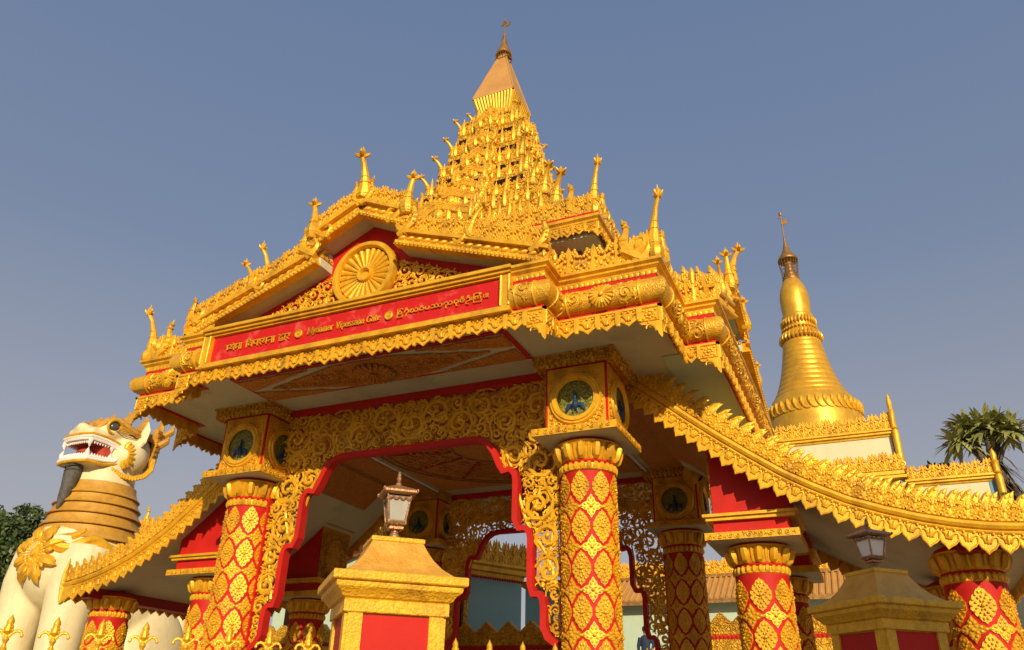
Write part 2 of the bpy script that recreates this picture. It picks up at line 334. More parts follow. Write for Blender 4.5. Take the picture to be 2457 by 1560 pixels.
def t_naga(tip=.5):
    """curling upright leaf, base sweeping from -x, tip flicking out to +x, height 1"""
    t = MB(); p = np.array([[-.42, 0, .0], [-.22, 0, .10], [-.02, 0, .25], [.04, 0, .45], [-.02, 0, .65], [-.04, 0, .8], [.05, 0, 1.0]])
    t.tube(p, [.08, .11, .125, .10, .066, .05, .006], 7); t.ball((-.03, 0, .78), (.085, .085, .045), 6, 4); t.ball((0, 0, .88), (.07, .07, .05), 6, 4)
    for a_ in (.25, .38, .5): t.ball((.03, -.07, a_), (.09, .05, .05), 6, 4); t.ball((.03, .07, a_), (.09, .05, .05), 6, 4)
    q = curl(-.15, .02, R(160), .8, -1, -9, 9); t.tube(np.c_[q[:, 0], q[:, 2], q[:, 1]], np.linspace(.1, .05, 9), 5)
    return t
NAGA = t_naga()
def put(mb, T, c, s, rz=0.0, sz=None):
    ca, sa = math.cos(rz), math.sin(rz); sz = s if sz is None else sz
    mb.inst(T, lambda P: np.c_[(P[:, 0] * ca - P[:, 1] * sa) * s, (P[:, 0] * sa + P[:, 1] * ca) * s, P[:, 2] * sz] + np.array(c))
def run(mb, T, a, b, wid, hgt, N, V=(0, 0, 1), dep=None, flip=False):
    """repeat a unit template between 3-D points a and b"""
    a = np.array(a, float); b = np.array(b, float); L = np.linalg.norm(b - a)
    if L < .02: return
    n = max(1, int(round(L / wid))); U = (b - a) / L; wd = L / n
    for i in range(n):
        o = a + U * (i + .5) * wd; k = 1 + random.uniform(-.09, .09); tl = random.uniform(-.05, .05); V_ = np.array(V, float) + U * tl
        mb.inst(T, fr(o, U * wd * random.uniform(.94, 1.1), V_ * hgt * k, np.array(N, float) * (dep or wid)))
def scroll(inside, box, radii, seed, thick=.03, leaf=True, tries=400, k=5, step=.92):
    """acanthus scrolls filling a region"""
    rg = random.Random(seed); C = []; t = MB()
    for r in radii:
        for _ in range(tries):
            u = rg.uniform(box[0], box[1]); v = rg.uniform(box[2], box[3])
            if all(inside(u + r * .85 * math.cos(a), v + r * .85 * math.sin(a)) for a in (0, .8, 1.6, 2.4, 3.1, 3.9, 4.7, 5.5)) and all((u - x) ** 2 + (v - y) ** 2 > (step * (r + q)) ** 2 for x, y, q in C): C.append((u, v, r))
    for u, v, r in C:
        s = rg.choice((-1, 1)); a0 = rg.uniform(0, 6.28)
        if r > min(radii) * 1.3 or len(radii) == 1:
            n = 15; tn = rg.uniform(2.5, 3.3) * PI; th = a0 + s * np.linspace(0, tn, n); rr = np.linspace(r * 1.04, r * .14, n)
            p = np.c_[u + rr * np.cos(th), v + rr * np.sin(th), np.linspace(0, thick * .9, n)]
            t.tube(p, np.interp(np.linspace(0, 1, n), [0, .25, .7, 1], [.35, 1, .8, .7]) * min(thick * 1.3, r * .20), k, NZ, .8); t.ball(p[-1], min(r * .2, thick * 1.5), 6, 4)
            if leaf:
                for q in range(7):
                    i = 1 + q; a = th[i] + s * rg.uniform(-.2, .2); d = np.array([math.cos(a), math.sin(a)]); L_c = r * rg.uniform(.55, .85) * (1 if q < 4 else .7)
                    hd = a + s * (PI / 2 - rg.uniform(.4, .8)); side = -s if q % 3 == 1 else s
                    c_ = curl(u + rr[i] * d[0], v + rr[i] * d[1], hd, L_c, .3 * side / r, 7.5 * side / r, 7); c_[:, 2] = np.linspace(.1, 1.0, 7) * thick * .8
                    t.tube(c_, np.interp(np.linspace(0, 1, 7), [0, .35, 1], [.05, .115, .05]) * r, k, NZ, .8)
        else:
            for q in range(3):
                a = a0 + q * 2.1; t.ball((u + r * .5 * math.cos(a), v + r * .5 * math.sin(a), 0), (r * .55, r * .3, thick), 5, 4, Euler((0, 0, a)))
    return t
def flute_flower(t, c, r, n, N, U, V, h=.03):
    for i in range(n):
        a = 2 * PI * i / n; d = np.array(U) * math.cos(a) + np.array(V) * math.sin(a)
        t.tube([np.array(c) + d * r * q + np.array(N) * h * e for q, e in ((.2, .3), (.6, 1), (.92, .8), (1.0, 0))], [r * .04, r * 2.2 / n, r * 2.6 / n, .004], 5)

# ================================================================== THE GROUND
g = MB(); g.poly([(-900, -900, 0), (900, -900, 0), (900, 900, 0), (-900, 900, 0)]); struct(g.build('ground', 'ground', smooth=0))
g = MB(); g.box((-5, 39.3, 1.425), (90, 69.4, 2.85)); struct(g.build('terrace', 'terrace', smooth=0))

# ================================================================== THE GATEWAY
GATE = thing('temple_gate', 'golden gateway with tiered spire, red medallion columns and a red lettered sign under its gable', 'gateway')
W1, W2, W3 = 3.09, 4.477, 4.95
plan = [(-W1, -W3), (W1, -W3), (W1, -W2), (W2, -W2), (W2, -W1), (W3, -W1), (W3, W1), (W2, W1), (W2, W2), (W1, W2), (W1, W3), (-W1, W3), (-W1, W2), (-W2, W2), (-W2, W1), (-W3, W1), (-W3, -W1), (-W2, -W1), (-W2, -W2), (-W1, -W2)]
ZS = 6.35
def edges(P, o=0.0):
    """edges of a CCW plan offset outwards; yields a, b, normal, convex flags at both ends"""
    P = np.array(P, float); n = len(P); nr = []
    for i in range(n):
        d = P[(i + 1) % n] - P[i]; d /= np.linalg.norm(d); nr.append(np.array([d[1], -d[0]]))
    def cv(i):
        return nr[i - 1][0] * nr[i][1] - nr[i - 1][1] * nr[i][0] > 0
    for i in range(n):
        j = (i + 1) % n; yield P[i] + o * (nr[i] + nr[i - 1]), P[j] + o * (nr[i] + nr[j]), nr[i], cv(i), cv(j)
s = MB(); s.mold(plan, [(-.06, ZS), (-.06, ZS + .2)]); s.poly([(x, y, ZS) for x, y in [(a * (1 - .06 / max(abs(a), 1e-3)), b * (1 - .06 / max(abs(b), 1e-3))) for a, b in plan]][::-1])
s.build('soffit', 'soffit', GATE, 0)
s = MB(); s.mold(plan, [(-.07, ZS - .01), (.02, ZS - .01), (.02, ZS + .07), (-.07, ZS + .07)]); s.mold(plan, [(-.05, 6.76), (.015, 6.76), (.015, 6.9), (-.05, 6.9)]); s.build('red_band', 'red', GATE, 0)
# torus beam with carved relief, interrupted by the sign on the front
opl = [(2.66, -W3)] + plan[1:] + [plan[0]] + [(-2.66, -W3)]
a = np.linspace(-PI / 2, PI / 2, 11); tor = [(-.02, 6.415)] + [(.0 + .165 * math.cos(q), 6.595 + .175 * math.sin(q)) for q in a] + [(-.02, 6.775)]
s = MB(); s.mold(opl, tor, False); BEAM = s.build('carved_beam', 'gold_fine', GATE, 50)
def tormap(p0, d, nrm):
    def f(P):
        th = P[:, 1]; rr = .168 + P[:, 2]
        return np.c_[p0[0] + d[0] * P[:, 0] + nrm[0] * rr * np.cos(th), p0[1] + d[1] * P[:, 0] + nrm[1] * rr * np.cos(th), 6.595 + (rr + .007) * np.sin(th)]
    return f
P_ = np.array(opl)
for i in range(len(P_) - 1):
    d = P_[i + 1] - P_[i]; L = np.linalg.norm(d)
    if L < .3: continue
    d /= L; nrm = np.array([d[1], -d[0]]); mid = (P_[i] + P_[i + 1]) / 2
    if mid[1] > 3.2 or mid[0] < -4.6: continue
    fl = min(.2, L * .2); s = MB()
    tt = scroll(lambda u, v: fl < u < L - fl and abs(v) < .2 and (abs(u - L / 2) > .19 or L < 1), (0, L, -.2, .2), (.12, .085, .05), 100 + i, .014, True, int(120 * L))
    s.inst(tt, lambda P: tormap(P_[i], d, nrm)(np.c_[P[:, 0], P[:, 1] / .165, P[:, 2] * .8]))
    if L > 1:
        ro = MB(); flute_flower(ro, (0, 0, 0), .17, 20, (0, 0, 1), (1, 0, 0), (0, 1, 0), .016); ro.ball((0, 0, .01), .04, 8, 4)
        s.inst(ro, lambda P: tormap(P_[i] + d * L / 2, d, nrm)(np.c_[P[:, 0], P[:, 1] / .165, P[:, 2]]))
    for e in (fl, L - fl):
        s.tube([np.r_[P_[i] + d * e, 0] + np.array([nrm[0] * .172 * math.cos(q), nrm[1] * .172 * math.cos(q), 6.595 + .178 * math.sin(q)]) for q in a], .014, 5)
    s.build('beam_relief', 'gold', BEAM)
# cornice
s = MB(); s.mold(plan, [(-.04, 6.89), (.03, 6.89), (.03, 6.92), (.075, 6.95), (.075, 6.975), (.12, 7.0), (.12, 7.04), (-.04, 7.04)]); COR = s.build('cornice', 'gold', GATE, 30)
for p, q, nr, c0, c1 in edges(plan, .022):
    L = np.linalg.norm(q - p); n = max(2, int(L / .075)); d = (q - p) / L
    if nr[1] > .5 or nr[0] < -.5 and p[0] < -4.6: continue
    s = MB()
    for i in range(n):
        o = p + d * (i + .5) * L / n; s.ball((o[0], o[1], 6.875), (abs(d[0]) * .036 + .012, abs(d[1]) * .036 + .012, .042), 6, 4)
    s.build('bead_trim', 'gold', COR)
# hanging fringe and corner pendants
s = MB(); s2 = MB(); s3 = MB()
for p, q, nr, c0, c1 in edges(plan, .035):
    L = np.linalg.norm(q - p); d = (q - p) / L; N3 = (nr[0], nr[1], 0); pa, pb = p.copy(), q.copy()
    if c1:
        MB().inst(PEN, fr((q[0], q[1], 6.345), np.r_[d, 0] * .265, (0, 0, .25), np.array(N3) * .25)).build('corner_pendant', 'gold', GATE); pb = q - d * .27
    if c0:
        MB().inst(PEN, fr((p[0], p[1], 6.345), -np.r_[d, 0] * .265, (0, 0, .25), np.array(N3) * .25)).build('corner_pendant', 'gold', GATE); pa = p + d * .27
    run(s, FRI, (*pa, 6.345), (*pb, 6.345), .267, .25, N3)
    s3.box(((p[0] + q[0]) / 2, (p[1] + q[1]) / 2, 6.352), (abs(d[0]) * L + .05, abs(d[1]) * L + .05, .03))
FR_ = s.build('fringe', 'gold', GATE); s3.build('fringe_rail', 'gold', FR_, 0)
# main crest above the cornice, only where no gable stands
s = MB()
for p, q, nr, c0, c1 in edges(plan, .03):
    L = np.linalg.norm(q - p); d = (q - p) / L
    if L > 6: continue
    run(s, CRB, (*p, 7.03), (*q, 7.03), .31, .32, (nr[0], nr[1], 0), dep=.30)
s.build('roof_crest', 'gold', GATE)
# corner finials of the main roof
def corner_finial(nm, x, y, z, h, out):
    s = MB(); put(s, HORNO, (x, y, z + .14), h * .62, out, h * .92)
    for q, e in ((0, .22), (PI / 2, .22)):
        dx, dy = -math.cos(out + q - PI / 4), -math.sin(out + q - PI / 4)
        put(s, NAGA, (x + dx * .42, y + dy * .42, z), .72 * h, math.atan2(-dy, -dx) + PI, .72 * h)
        run(s, CRB, (x + dx * .38, y + dy * .38, z), (x, y, z), .2, .33, (dy, -dx, 0))
        s.tube([(x + dx * .3, y + dy * .3, z + .15), (x + dx * .12, y + dy * .12, z + .3), (x, y, z + .34)], [.05, .06, .05], 6)
        for t_ in (.12, .24): s.ball((x + dx * t_, y + dy * t_, z + .38 - t_ * .5), (.07, .07, .09), 6, 4)
    s.ball((x, y, z + .10), (.10, .10, .14), 8, 6)
    return s.build(nm, 'gold', GATE)
f0 = corner_finial('corner_finial', W2 + .05, -W2 - .05, 7.03, 1.03, -PI / 4)
for k in (1, 2, 3): dup(f0, GATE, None, k * PI / 2)
# small finials on the porch corners
s = MB()
for x, y in ((W3 + .03, -W1 - .03),):
    for dx, h in ((.04, .62),):
        s.lathe([(.035, 0), (.04, .2), (.028, .5), (.04, .53), (.035, .56), (.05, .8), (.03, .92), (.004, 1.0)], 8, (x - .3 + dx, y, 7.03)); s.V[-1][:, 2] = 7.03 + (s.V[-1][:, 2] - 7.03) * h
    run(s, CR, (x - .28, y, 7.03), (x + .1, y, 7.03), .13, .33, (0, -1, 0)); run(s, CR, (x, y, 7.03), (x, y + .5, 7.03), .15, .33, (1, 0, 0))
pf = s.build('porch_finial', 'gold', GATE)
for k in (1, 2, 3): dup(pf, GATE, None, k * PI / 2)

# ---------------- gables (front one built, others are turned copies)
YB = -W3 - .02
def slab(mb, x0, z0, x1, z1, t, y0, y1):
    for sx in (-1, 1):
        P = [(sx * x0, z0), (sx * x1, z1), (sx * x1, z1 + t), (sx * x0, z0 + t)]
        if sx < 0: P = P[::-1]
        mb.prism(P, lambda V: np.c_[V[:, 0], V[:, 2], V[:, 1]], y0, y1)
FACE = []
UP = (0.0, 8.66, .86, 8.24); LO = (.72, 7.93, 3.12, 7.05)   # underside lines of the two rakes: x, z -> x, z
s = MB(); slab(s, UP[0], UP[1], UP[2], UP[3], .16, YB + .08, -2.9); slab(s, LO[0], LO[1], LO[2], LO[3], .14, YB + .08, -2.9)
for sx in (-1, 1): s.prism([(sx * .74, 7.96), (sx * .84, 7.96), (sx * .84, 8.26), (sx * .74, 8.26)][::sx], lambda V: np.c_[V[:, 0], V[:, 2], V[:, 1]], YB + .3, -3.0)
ROOF = s.build('gable_roof', 'soffit', GATE, 0); FACE.append(ROOF)
s = MB()
for (x0, z0, x1, z1), hh in ((UP, .24), (LO, .22)):
    for sx in (-1, 1):
        d = np.array([sx * (x1 - x0), 0, z1 - z0]); L = np.linalg.norm(d); d /= L; nv = np.array([-sx * d[2], 0, abs(d[0])]); o = np.array([sx * x0, YB, z0])
        f = fr(o, d, nv, (0, -1, 0)); e0 = -.02 if x0 == 0 else 0
        s.prism([(0, -.03), (L, -.03), (L, .05), (0, .05)], f, -.09, .05)
        s.prism([(0, .05), (L, .05), (L, hh - .03), (0, hh - .03)], f, -.09, -.02)
        s.prism([(0, hh - .035), (L, hh - .035), (L, hh + .02), (0, hh + .02)], f, -.09, .06)
        n = int(L / .15)
        for i in range(n):           # rope of slanted buds
            s.inst(MB().ball((0, 0, 0), (.085, .042, .055), 7, 5, Euler((0, 0, .55 * sx))), lambda P, i=i: f(P + [(i + .5) * L / n, .10, -.01]))
            s.inst(MB().ball((0, 0, 0), (.03, .03, .04), 5, 4), lambda P, i=i: f(P + [(i + 1) * L / n, .055, .0]))
        n = int(L / .07)
        for i in range(n): s.inst(MB().ball((0, 0, 0), (.026, .03, .03), 5, 3), lambda P, i=i: f(P + [(i + .5) * L / n, .0, .05]))
BARGE = s.build('bargeboard', 'gold', GATE); FACE.append(BARGE)
s = MB()
for row, (yy, lift) in enumerate(((YB - .0, 0), (YB + .2, .12), (YB + .42, .22), (YB + .66, .34), (YB + .9, .46), (YB + 1.2, .58), (YB + 1.5, .70))):
    for (x0, z0, x1, z1), hh in ((UP, .24), (LO, .22)):
        for sx in (-1, 1):
            if x0 == 0 and row > 3: continue
            if x0 == 0: lift = (0, .06, .12, .16)[row]
            else: lift = (0, .12, .22, .34, .46, .58, .70)[row]
            if row == 0: a_, b_ = (x0, z0), (x1, z1)
            else: a_, b_ = (x0, z0), (x1 - .1 * row, z1)
            p, q = (sx * a_[0], yy, a_[1] + hh + lift), (sx * b_[0], yy, b_[1] + hh + lift)
            if sx < 0: p, q = q, p
            run(s, CR, p, q, .19, .30 if row == 0 else .26, (0, -1, 0), dep=.24)
CREST = s.build('gable_crest', 'gold', GATE); FACE.append(CREST)
# skin under the floral rows, stepped, so the slope reads as one carved field
s = MB()
for row in range(4):
    y0 = YB + .1 + row * .42; l = .10 * row
    for (x0, z0, x1, z1), hh in ((UP, .24), (LO, .22)): slab(s, x0, z0 + hh - .06 + l, x1 - .1 * row, z1 + hh - .06 + l, .06, y0, y0 + .42)
o = s.build('roof_skin', 'goldc', ROOF, 0)
# finials of the gable
s = MB(); put(s, t_horn(.16), (0, YB, 8.92), .95, -PI / 2, .95)
for sx in (-1, 1): put(s, NAGA, (sx * .16, YB, 8.86), .42, 0 if sx > 0 else PI, .5)
f1 = s.build('gable_finial', 'gold', GATE); FACE.append(f1)
for sx in (-1, 1):
    for (x, z, h, T) in ((.88, 8.40, .82, HORNB), (2.02, 7.70, .62, HORNC), (3.14, 7.26, .55, NAGA), (1.02, 8.05, .62, NAGA)):
        s = MB(); put(s, T, (sx * x, YB - .02, z), h, 0 if sx > 0 else PI, h)
        if T is not NAGA: put(s, NAGA, (sx * (x - .1), YB - .02, z - .06), h * .7, 0 if sx > 0 else PI, h * .6)
        f2 = s.build('gable_finial', 'gold', GATE)
        if x not in (1.02, 3.14): FACE.append(f2)
# red tympanum with its wheel and scrolls
s = MB(); YT = -4.58
s.prism([(-3.05, 7.0), (3.05, 7.0), (3.0, 7.16), (.78, 8.02), (.78, 8.3), (0, 8.7), (-.78, 8.3), (-.78, 8.02), (-3.0, 7.16)], lambda V: np.c_[V[:, 0], V[:, 2], V[:, 1]], YT, YT + .12)
TYM = s.build('tympanum', 'red', GATE, 0); FACE.append(TYM)
s = MB(); WC = np.array([0, YT - .02, 7.72]); f = fr(WC, (1, 0, 0), (0, 0, 1), (0, -1, 0))
rg_ = np.linspace(0, 2 * PI, 49); pr = [(.47, 0), (.47, .12), (.49, .15), (.55, .15), (.57, .12), (.57, 0)]
V = np.array([[r_ * math.cos(q), r_ * math.sin(q), h_] for q in rg_[:-1] for r_, h_ in pr]); k = len(pr)
i = np.arange(48)[:, None]; j = np.arange(k - 1)[None, :]; s.add(f(V), [np.stack([i * k + j, ((i + 1) % 48) * k + j, ((i + 1) % 48) * k + j + 1, i * k + j + 1], -1).reshape(-1, 4)])
s.inst(MB().lathe([(.5, 0), (.5, .03)], 40), f)
for q in range(24):
    an = q * 2 * PI / 24; d = np.array([math.cos(an), math.sin(an), 0])
    s.inst(MB().tube([d * .1 + [0, 0, .05], d * .3 + [0, 0, .055], d * .44 + [0, 0, .055], d * .445 + [0, 0, .05]], [.012, .036, .054, .04], 8), f)
s.inst(MB().lathe([(.08, .04), (.08, .085), (.10, .11), (.125, .11), (.135, .085), (.135, .03)], 32, cap=False), f); s.inst(MB().lathe([(.085, .03), (.08, .05)], 24), f)
s.build('wheel', 'gold', TYM, 40)
for sx in (-1, 1):
    s = MB(); s.inst(scroll(lambda u, v: (u * u + (v - .70) ** 2) > .58 ** 2 and v > .0 and 0 < u < 2.4 and v < .06 + (2.45 - u) * .44, (0, 2.4, .0, 1.05), (.14, .10, .07, .05, .035), 5, .035, True, 2500, 5, .70), fr((0, YT - .03, 7.02), (sx, 0, 0), (0, 0, 1), (0, -1, 0))); s.build('scroll_relief', 'gold', TYM)
for k in (1, 2, 3):
    for o in FACE:
        c_ = dup(o, GATE, None, k * PI / 2)
        if k == 1 and o is ROOF: c_.material_slots[0].link = 'OBJECT'; c_.material_slots[0].material = M['green']  # right gable underside: skylight tint put into its colour

# ---------------- the sign
s = MB(); YS = -W3 - .05
s.box((0, YS + .04, 6.68), (5.04, .05, .50)); SIGN = s.build('sign_panel', 'red_worn', GATE, 0)
s = MB()
def bar(mb, x0, x1, z0, z1, y0, y1): mb.box(((x0 + x1) / 2, (y0 + y1) / 2, (z0 + z1) / 2), (x1 - x0, y1 - y0, z1 - z0))
bar(s, -2.66, 2.66, 6.925, 6.955, YS - .03, YS + .06); bar(s, -2.66, 2.66, 6.957, 7.0, YS - .07, YS + .06); bar(s, -2.68, 2.68, 7.002, 7.05, YS - .11, YS + .06)
bar(s, -2.66, 2.66, 6.395, 6.455, YS - .06, YS + .06); bar(s, -2.68, 2.68, 6.362, 6.393, YS - .09, YS + .06)
for sx in (-1, 1):
    x = sx * 2.585; bar(s, x - .075, x + .075, 6.457, 6.923, YS - .055, YS + .06)
    for e in (-.06, .06): s.tube([(x + e, YS - .06, 6.46), (x + e, YS - .06, 6.92)], .018, 6)
s.build('sign_frame', 'gold', SIGN, 30)
# lettering drawn as raised strokes: polylines in em units
def arc(cx, cy, rx, ry, a0, a1, n=9): return [(cx + rx * math.cos(R(a0 + (a1 - a0) * i / (n - 1))), cy + ry * math.sin(R(a0 + (a1 - a0) * i / (n - 1)))) for i in range(n)]
LAT = {
 'M': (1.05, [[(.0, 0), (.22, 0)], [(.1, 0), (.14, 1), (.5, .12), (.86, 1), (.9, 0)], [(.04, 1), (.2, 1)], [(.8, 1), (.98, 1)], [(.78, 0), (1.0, 0)]]),
 'y': (.66, [[(.02, .66), (.22, .66)], [(.1, .66), (.32, .05)], [(.4, .66), (.6, .66)], [(.54, .66), (.26, -.2), (.1, -.3), (.02, -.24)]]),
 'a': (.6, [arc(.24, .2, .2, .2, 0, 360, 11), [(.46, .0), (.46, .48)] , arc(.26, .46, .2, .2, 0, 160, 7), [(.46, 0), (.54, .03)]]),
 'n': (.68, [[(.02, 0), (.22, 0)], [(.12, 0), (.12, .64), (.02, .64)], arc(.3, .44, .18, .2, 180, 0, 7) + [(.48, 0)], [(.38, 0), (.6, 0)]]),
 'm': (1.0, [[(.02, 0), (.22, 0)], [(.12, 0), (.12, .64), (.02, .64)], arc(.28, .44, .16, .2, 180, 0, 7) + [(.44, 0)], arc(.6, .44, .16, .2, 180, 0, 7) + [(.76, 0)], [(.36, 0), (.52, 0)], [(.68, 0), (.88, 0)]]),
 'r': (.52, [[(.02, 0), (.24, 0)], [(.12, 0), (.12, .64), (.02, .64)], arc(.32, .42, .2, .2, 180, 50, 7)]),
 'V': (.86, [[(-.02, 1), (.2, 1)], [(.08, 1), (.4, 0), (.72, 1)], [(.6, 1), (.84, 1)]]),
 'i': (.36, [[(.02, 0), (.26, 0)], [(.14, 0), (.14, .64), (.02, .64)], [(.14, .86), (.15, .92)]]),
 'p': (.66, [[(.02, -.3), (.24, -.3)], [(.12, -.3), (.12, .64), (.02, .64)], arc(.32, .32, .22, .3, -180, 180, 13)]),
 's': (.52, [arc(.24, .48, .17, .16, 20, 270, 8) + arc(.24, .16, .18, .16, 90, -160, 8)]),
 'G': (.9, [arc(.46, .5, .4, .5, 40, 350, 16) + [(.84, .42), (.62, .42)], [(.8, .98), (.8, .76)]]),
 't': (.44, [[(.16, .88), (.16, .12), (.24, .0), (.36, .06)], [(.02, .62), (.34, .62)]]),
 'e': (.58, [[(.06, .34), (.48, .38)] + arc(.27, .36, .22, .3, 10, 320, 13)]), ' ': (.4, [])}
def deva():
    out = []; x = 0.0
    def st(*L): out.extend([[(x + a, b) for a, b in p] for p in L])
    def head(x0, x1): out.append([(x0, 1), (x1, 1)])
    V_ = lambda p: [(p, 1), (p, 0)]
    ma = [[(.14, 1), (.14, .42)] + arc(.2, .34, .09, .09, 140, 500, 9), [(.26, .4), (.7, .4)]]
    ya = [arc(.18, .78, .17, .15, 120, -60, 7) + arc(.36, .5, .26, .18, 150, 330, 8) + [(.7, .42)]]
    x0 = x; st(*[[(a * .7, b) for a, b in p] for p in ma]); x += .45; st(*ya, V_(.7)); st([(.5, 1.22), (.54, 1.26)]); x += .84; st(*ma, V_(.7)); x += .84; st(V_(.14)); x += .3; head(x0 - .05, x)
    x += .55; x0 = x
    st(V_(.14)); st(arc(.42, 1.05, .3, .3, 175, 20, 8)); x += .3
    st(arc(.4, .5, .28, .2, 60, 330, 12) + [(.7, .5)], V_(.7)); x += .84
    st([(.12, 1), (.12, .62)] + arc(.36, .55, .24, .2, 180, 330, 7) + [(.7, .4)], V_(.7)); x += .84
    st(arc(.2, .8, .12, .12, 0, 330, 9) + [(.42, .62), (.2, .38), (.1, .42)], [(.2, .4), (.5, .0)]); x += .5
    st(*ya, V_(.7)); x += .84
    st([(.7, .5), (.3, .5)] + arc(.2, .46, .1, .1, 40, 400, 9), V_(.7)); x += .84; st(V_(.14)); x += .3; head(x0 - .05, x)
    x += .55; x0 = x
    st([(.4, 1), (.4, .8), (.15, .72), (.08, .5), (.25, .32), (.5, .36), (.55, .55)], arc(.36, .12, .2, .14, 60, 360, 9) + [(.62, -.1)], [(.55, .55), (.66, .1)]); x += .8
    st(V_(.14)); x += .3; st(arc(.25, .72, .22, .2, 90, -70, 7) + [(.12, .5), (.52, .0)], [(.24, 1), (.24, .92)]); x += .6; head(x0 - .05, x)
    return out, x
def burm():
    out = []; x = 0.0; c = lambda cx, a0=0, a1=360, r=.28, cy=.3: [(x + p, q) for p, q in arc(cx, cy, r, r + .02, a0, a1, 13)]
    S = lambda *L: out.extend([[(x + a, b) for a, b in p] for p in L]); A = out.append
    S([(.72, .8), (.72, 1.0), (.0, 1.0), (.0, -.5), (.72, -.5), (.72, -.05)]); A(c(.36, -230, 60, .22)); A(c(.36, 60, 300, .12, .62)); x += 1.0           # framed ma
    A(c(.3, -60, 200)); S([(.3, .0), (.3, -.5)], arc(.3, .85, .18, .14, 60, 320, 8)); x += .8
    A(c(.28, 100, 440)); S([(.28, .58), (.1, .3)]); x += .66; A(c(.2, 110, -150)); x += .7
    A(c(.3)); S(arc(.3, .78, .14, .12, 0, 360, 10)); x += .8; A(c(.3, 130, 410)); x += .8
    A(c(.28, 120, -140)); x += .5; A(c(.28, 100, -140)); x += .5; A(c(.28, 110, -150)); x += .85
    A(c(.3, -60, 200)); S([(.3, .0), (.3, -.5)]); x += .66; A(c(.2, 110, -150)); x += .75
    A(c(.3, 100, 440)); S([(.3, -.02), (.3, -.42), (.5, -.42)]); x += .82
    A(c(.28)); S([(.3, .3), (.42, .34)], arc(.34, .85, .18, .14, 60, 320, 8)); x += .8
    A(c(.28, 140, -90)); S([(.28, 0), (.06, -.1), (.06, -.45), (.4, -.5)], arc(.3, .84, .14, .12, 0, 360, 10)); x += .72; S(arc(.1, .45, .06, .07, 0, 360, 7), arc(.1, .12, .06, .07, 0, 360, 7)); x += .34
    S([(.9, .9), (.9, 1.06), (.0, 1.06), (.0, -.5), (1.0, -.5), (1.0, .0)]); A(c(.34, -60, 240, .2)); A(c(.74, -60, 240, .2)); S(arc(.84, .86, .15, .13, 0, 360, 10)); x += 1.25
    S(arc(.1, .45, .06, .07, 0, 360, 7), arc(.1, .12, .06, .07, 0, 360, 7)); x += .34; S([(.05, .7), (.05, 0)], [(.28, .7), (.28, 0)]); x += .35
    return out, x
def letters(mb, strokes, wid, x0, x1, z0, h, th, sl=0.0):
    kx = (x1 - x0) / wid
    for p in strokes:
        P = np.array([(x0 + (a + sl * b) * kx, YS - .005, z0 + b * h) for a, b in p]); mb.tube(P, th, 6, (0, 1, 0), 1.7)
s = MB(); st_, wd_ = deva(); letters(s, st_, wd_, -2.2, -.98, 6.625, .100, .0082); s.build('sign_lettering', 'gold', SIGN); s = MB()
st_ = []; x_ = 0
for ch in 'Myanmar Vipassana Gate':
    wch, g_ = LAT[ch]; st_ += [[(x_ + a, b) for a, b in p] for p in g_]; x_ += wch
letters(s, st_, x_, -.66, .61, 6.645, .098, .0078, .12); s.build('sign_lettering', 'gold', SIGN); s = MB()
st_, wd_ = burm(); letters(s, st_, wd_, .90, 2.32, 6.662, .088, .0078)
s.build('sign_lettering', 'gold', SIGN)
for xx in (-.82, .755):
    s = MB(); f = fr((xx, YS + .012, 6.685), (1, 0, 0), (0, 0, 1), (0, -1, 0)); s.inst(MB().lathe([(.068, 0), (.068, .03), (.055, .036), (.05, .026), (.022, .026), (.02, .036), (.001, .036)], 20), f)
    s.build('sign_medallion', 'gold', SIGN)

# ---------------- ceilings seen from below
s = MB()
def cplate(mb, x0, x1, y0, y1, z, t=.03): mb.box(((x0 + x1) / 2, (y0 + y1) / 2, z - t / 2), (x1 - x0, y1 - y0, t))
cplate(s, -2.40, 2.40, -4.62, -3.64, ZS - .004, .022); cp = s.build('ceiling_border', 'red', GATE, 0)
s = MB(); cplate(s, -2.33, 2.33, -4.55, -3.71, ZS - .028, .006); s.build('ceiling_ground', 'soffit', cp, 0)
s = MB(); rgc = random.Random(8)
def rough(P):
    out = []
    for i in range(len(P)):
        a_, b_ = np.array(P[i], float), np.array(P[(i + 1) % len(P)], float); n = max(2, int(np.linalg.norm(b_ - a_) / .09))
        for k in range(n): out.append(tuple(a_ + (b_ - a_) * k / n + (np.array([rgc.uniform(-.012, .012), rgc.uniform(-.016, .016)]) if k else 0)))
    return out
YC_ = -4.13
for sy in (-1, 1):
    for sx in (-1, 1): s.prism(rough([(sx * 2.32, YC_ + sy * .41), (sx * .95, YC_ + sy * .41), (sx * 2.06, YC_ + sy * .09), (sx * 2.32, YC_ + sy * .05)][::-sx * sy]), lambda V: V, ZS - .062, ZS - .0345)
s.prism(rough([(-1.95, YC_), (-.50, YC_ + .40), (.50, YC_ + .40), (1.95, YC_), (.50, YC_ - .40), (-.50, YC_ - .40)]), lambda V: V, ZS - .062, ZS - .0345)
s.inst(scroll(lambda u, v: abs(u) < 1.8 and abs(v) < .36 - abs(u) * .17 and u * u + v * v > .15, (-2, 2, -.4, .4), (.12, .085, .055), 21, .012, True, 500), fr((0, YC_, ZS - .064), (1, 0, 0), (0, 1, 0), (0, 0, -1)))
flute_flower(s, (0, YC_, ZS - .066), .34, 20, (0, 0, -1), (1, 0, 0), (0, 1, 0), .03)
s.build('carved_ceiling', 'carved_brown', cp)
s = MB()
for sx in (-1, 1): cplate(s, min(sx * 3.5, sx * 2.6), max(sx * 3.5, sx * 2.6), -2.9, 2.9, ZS - .004)
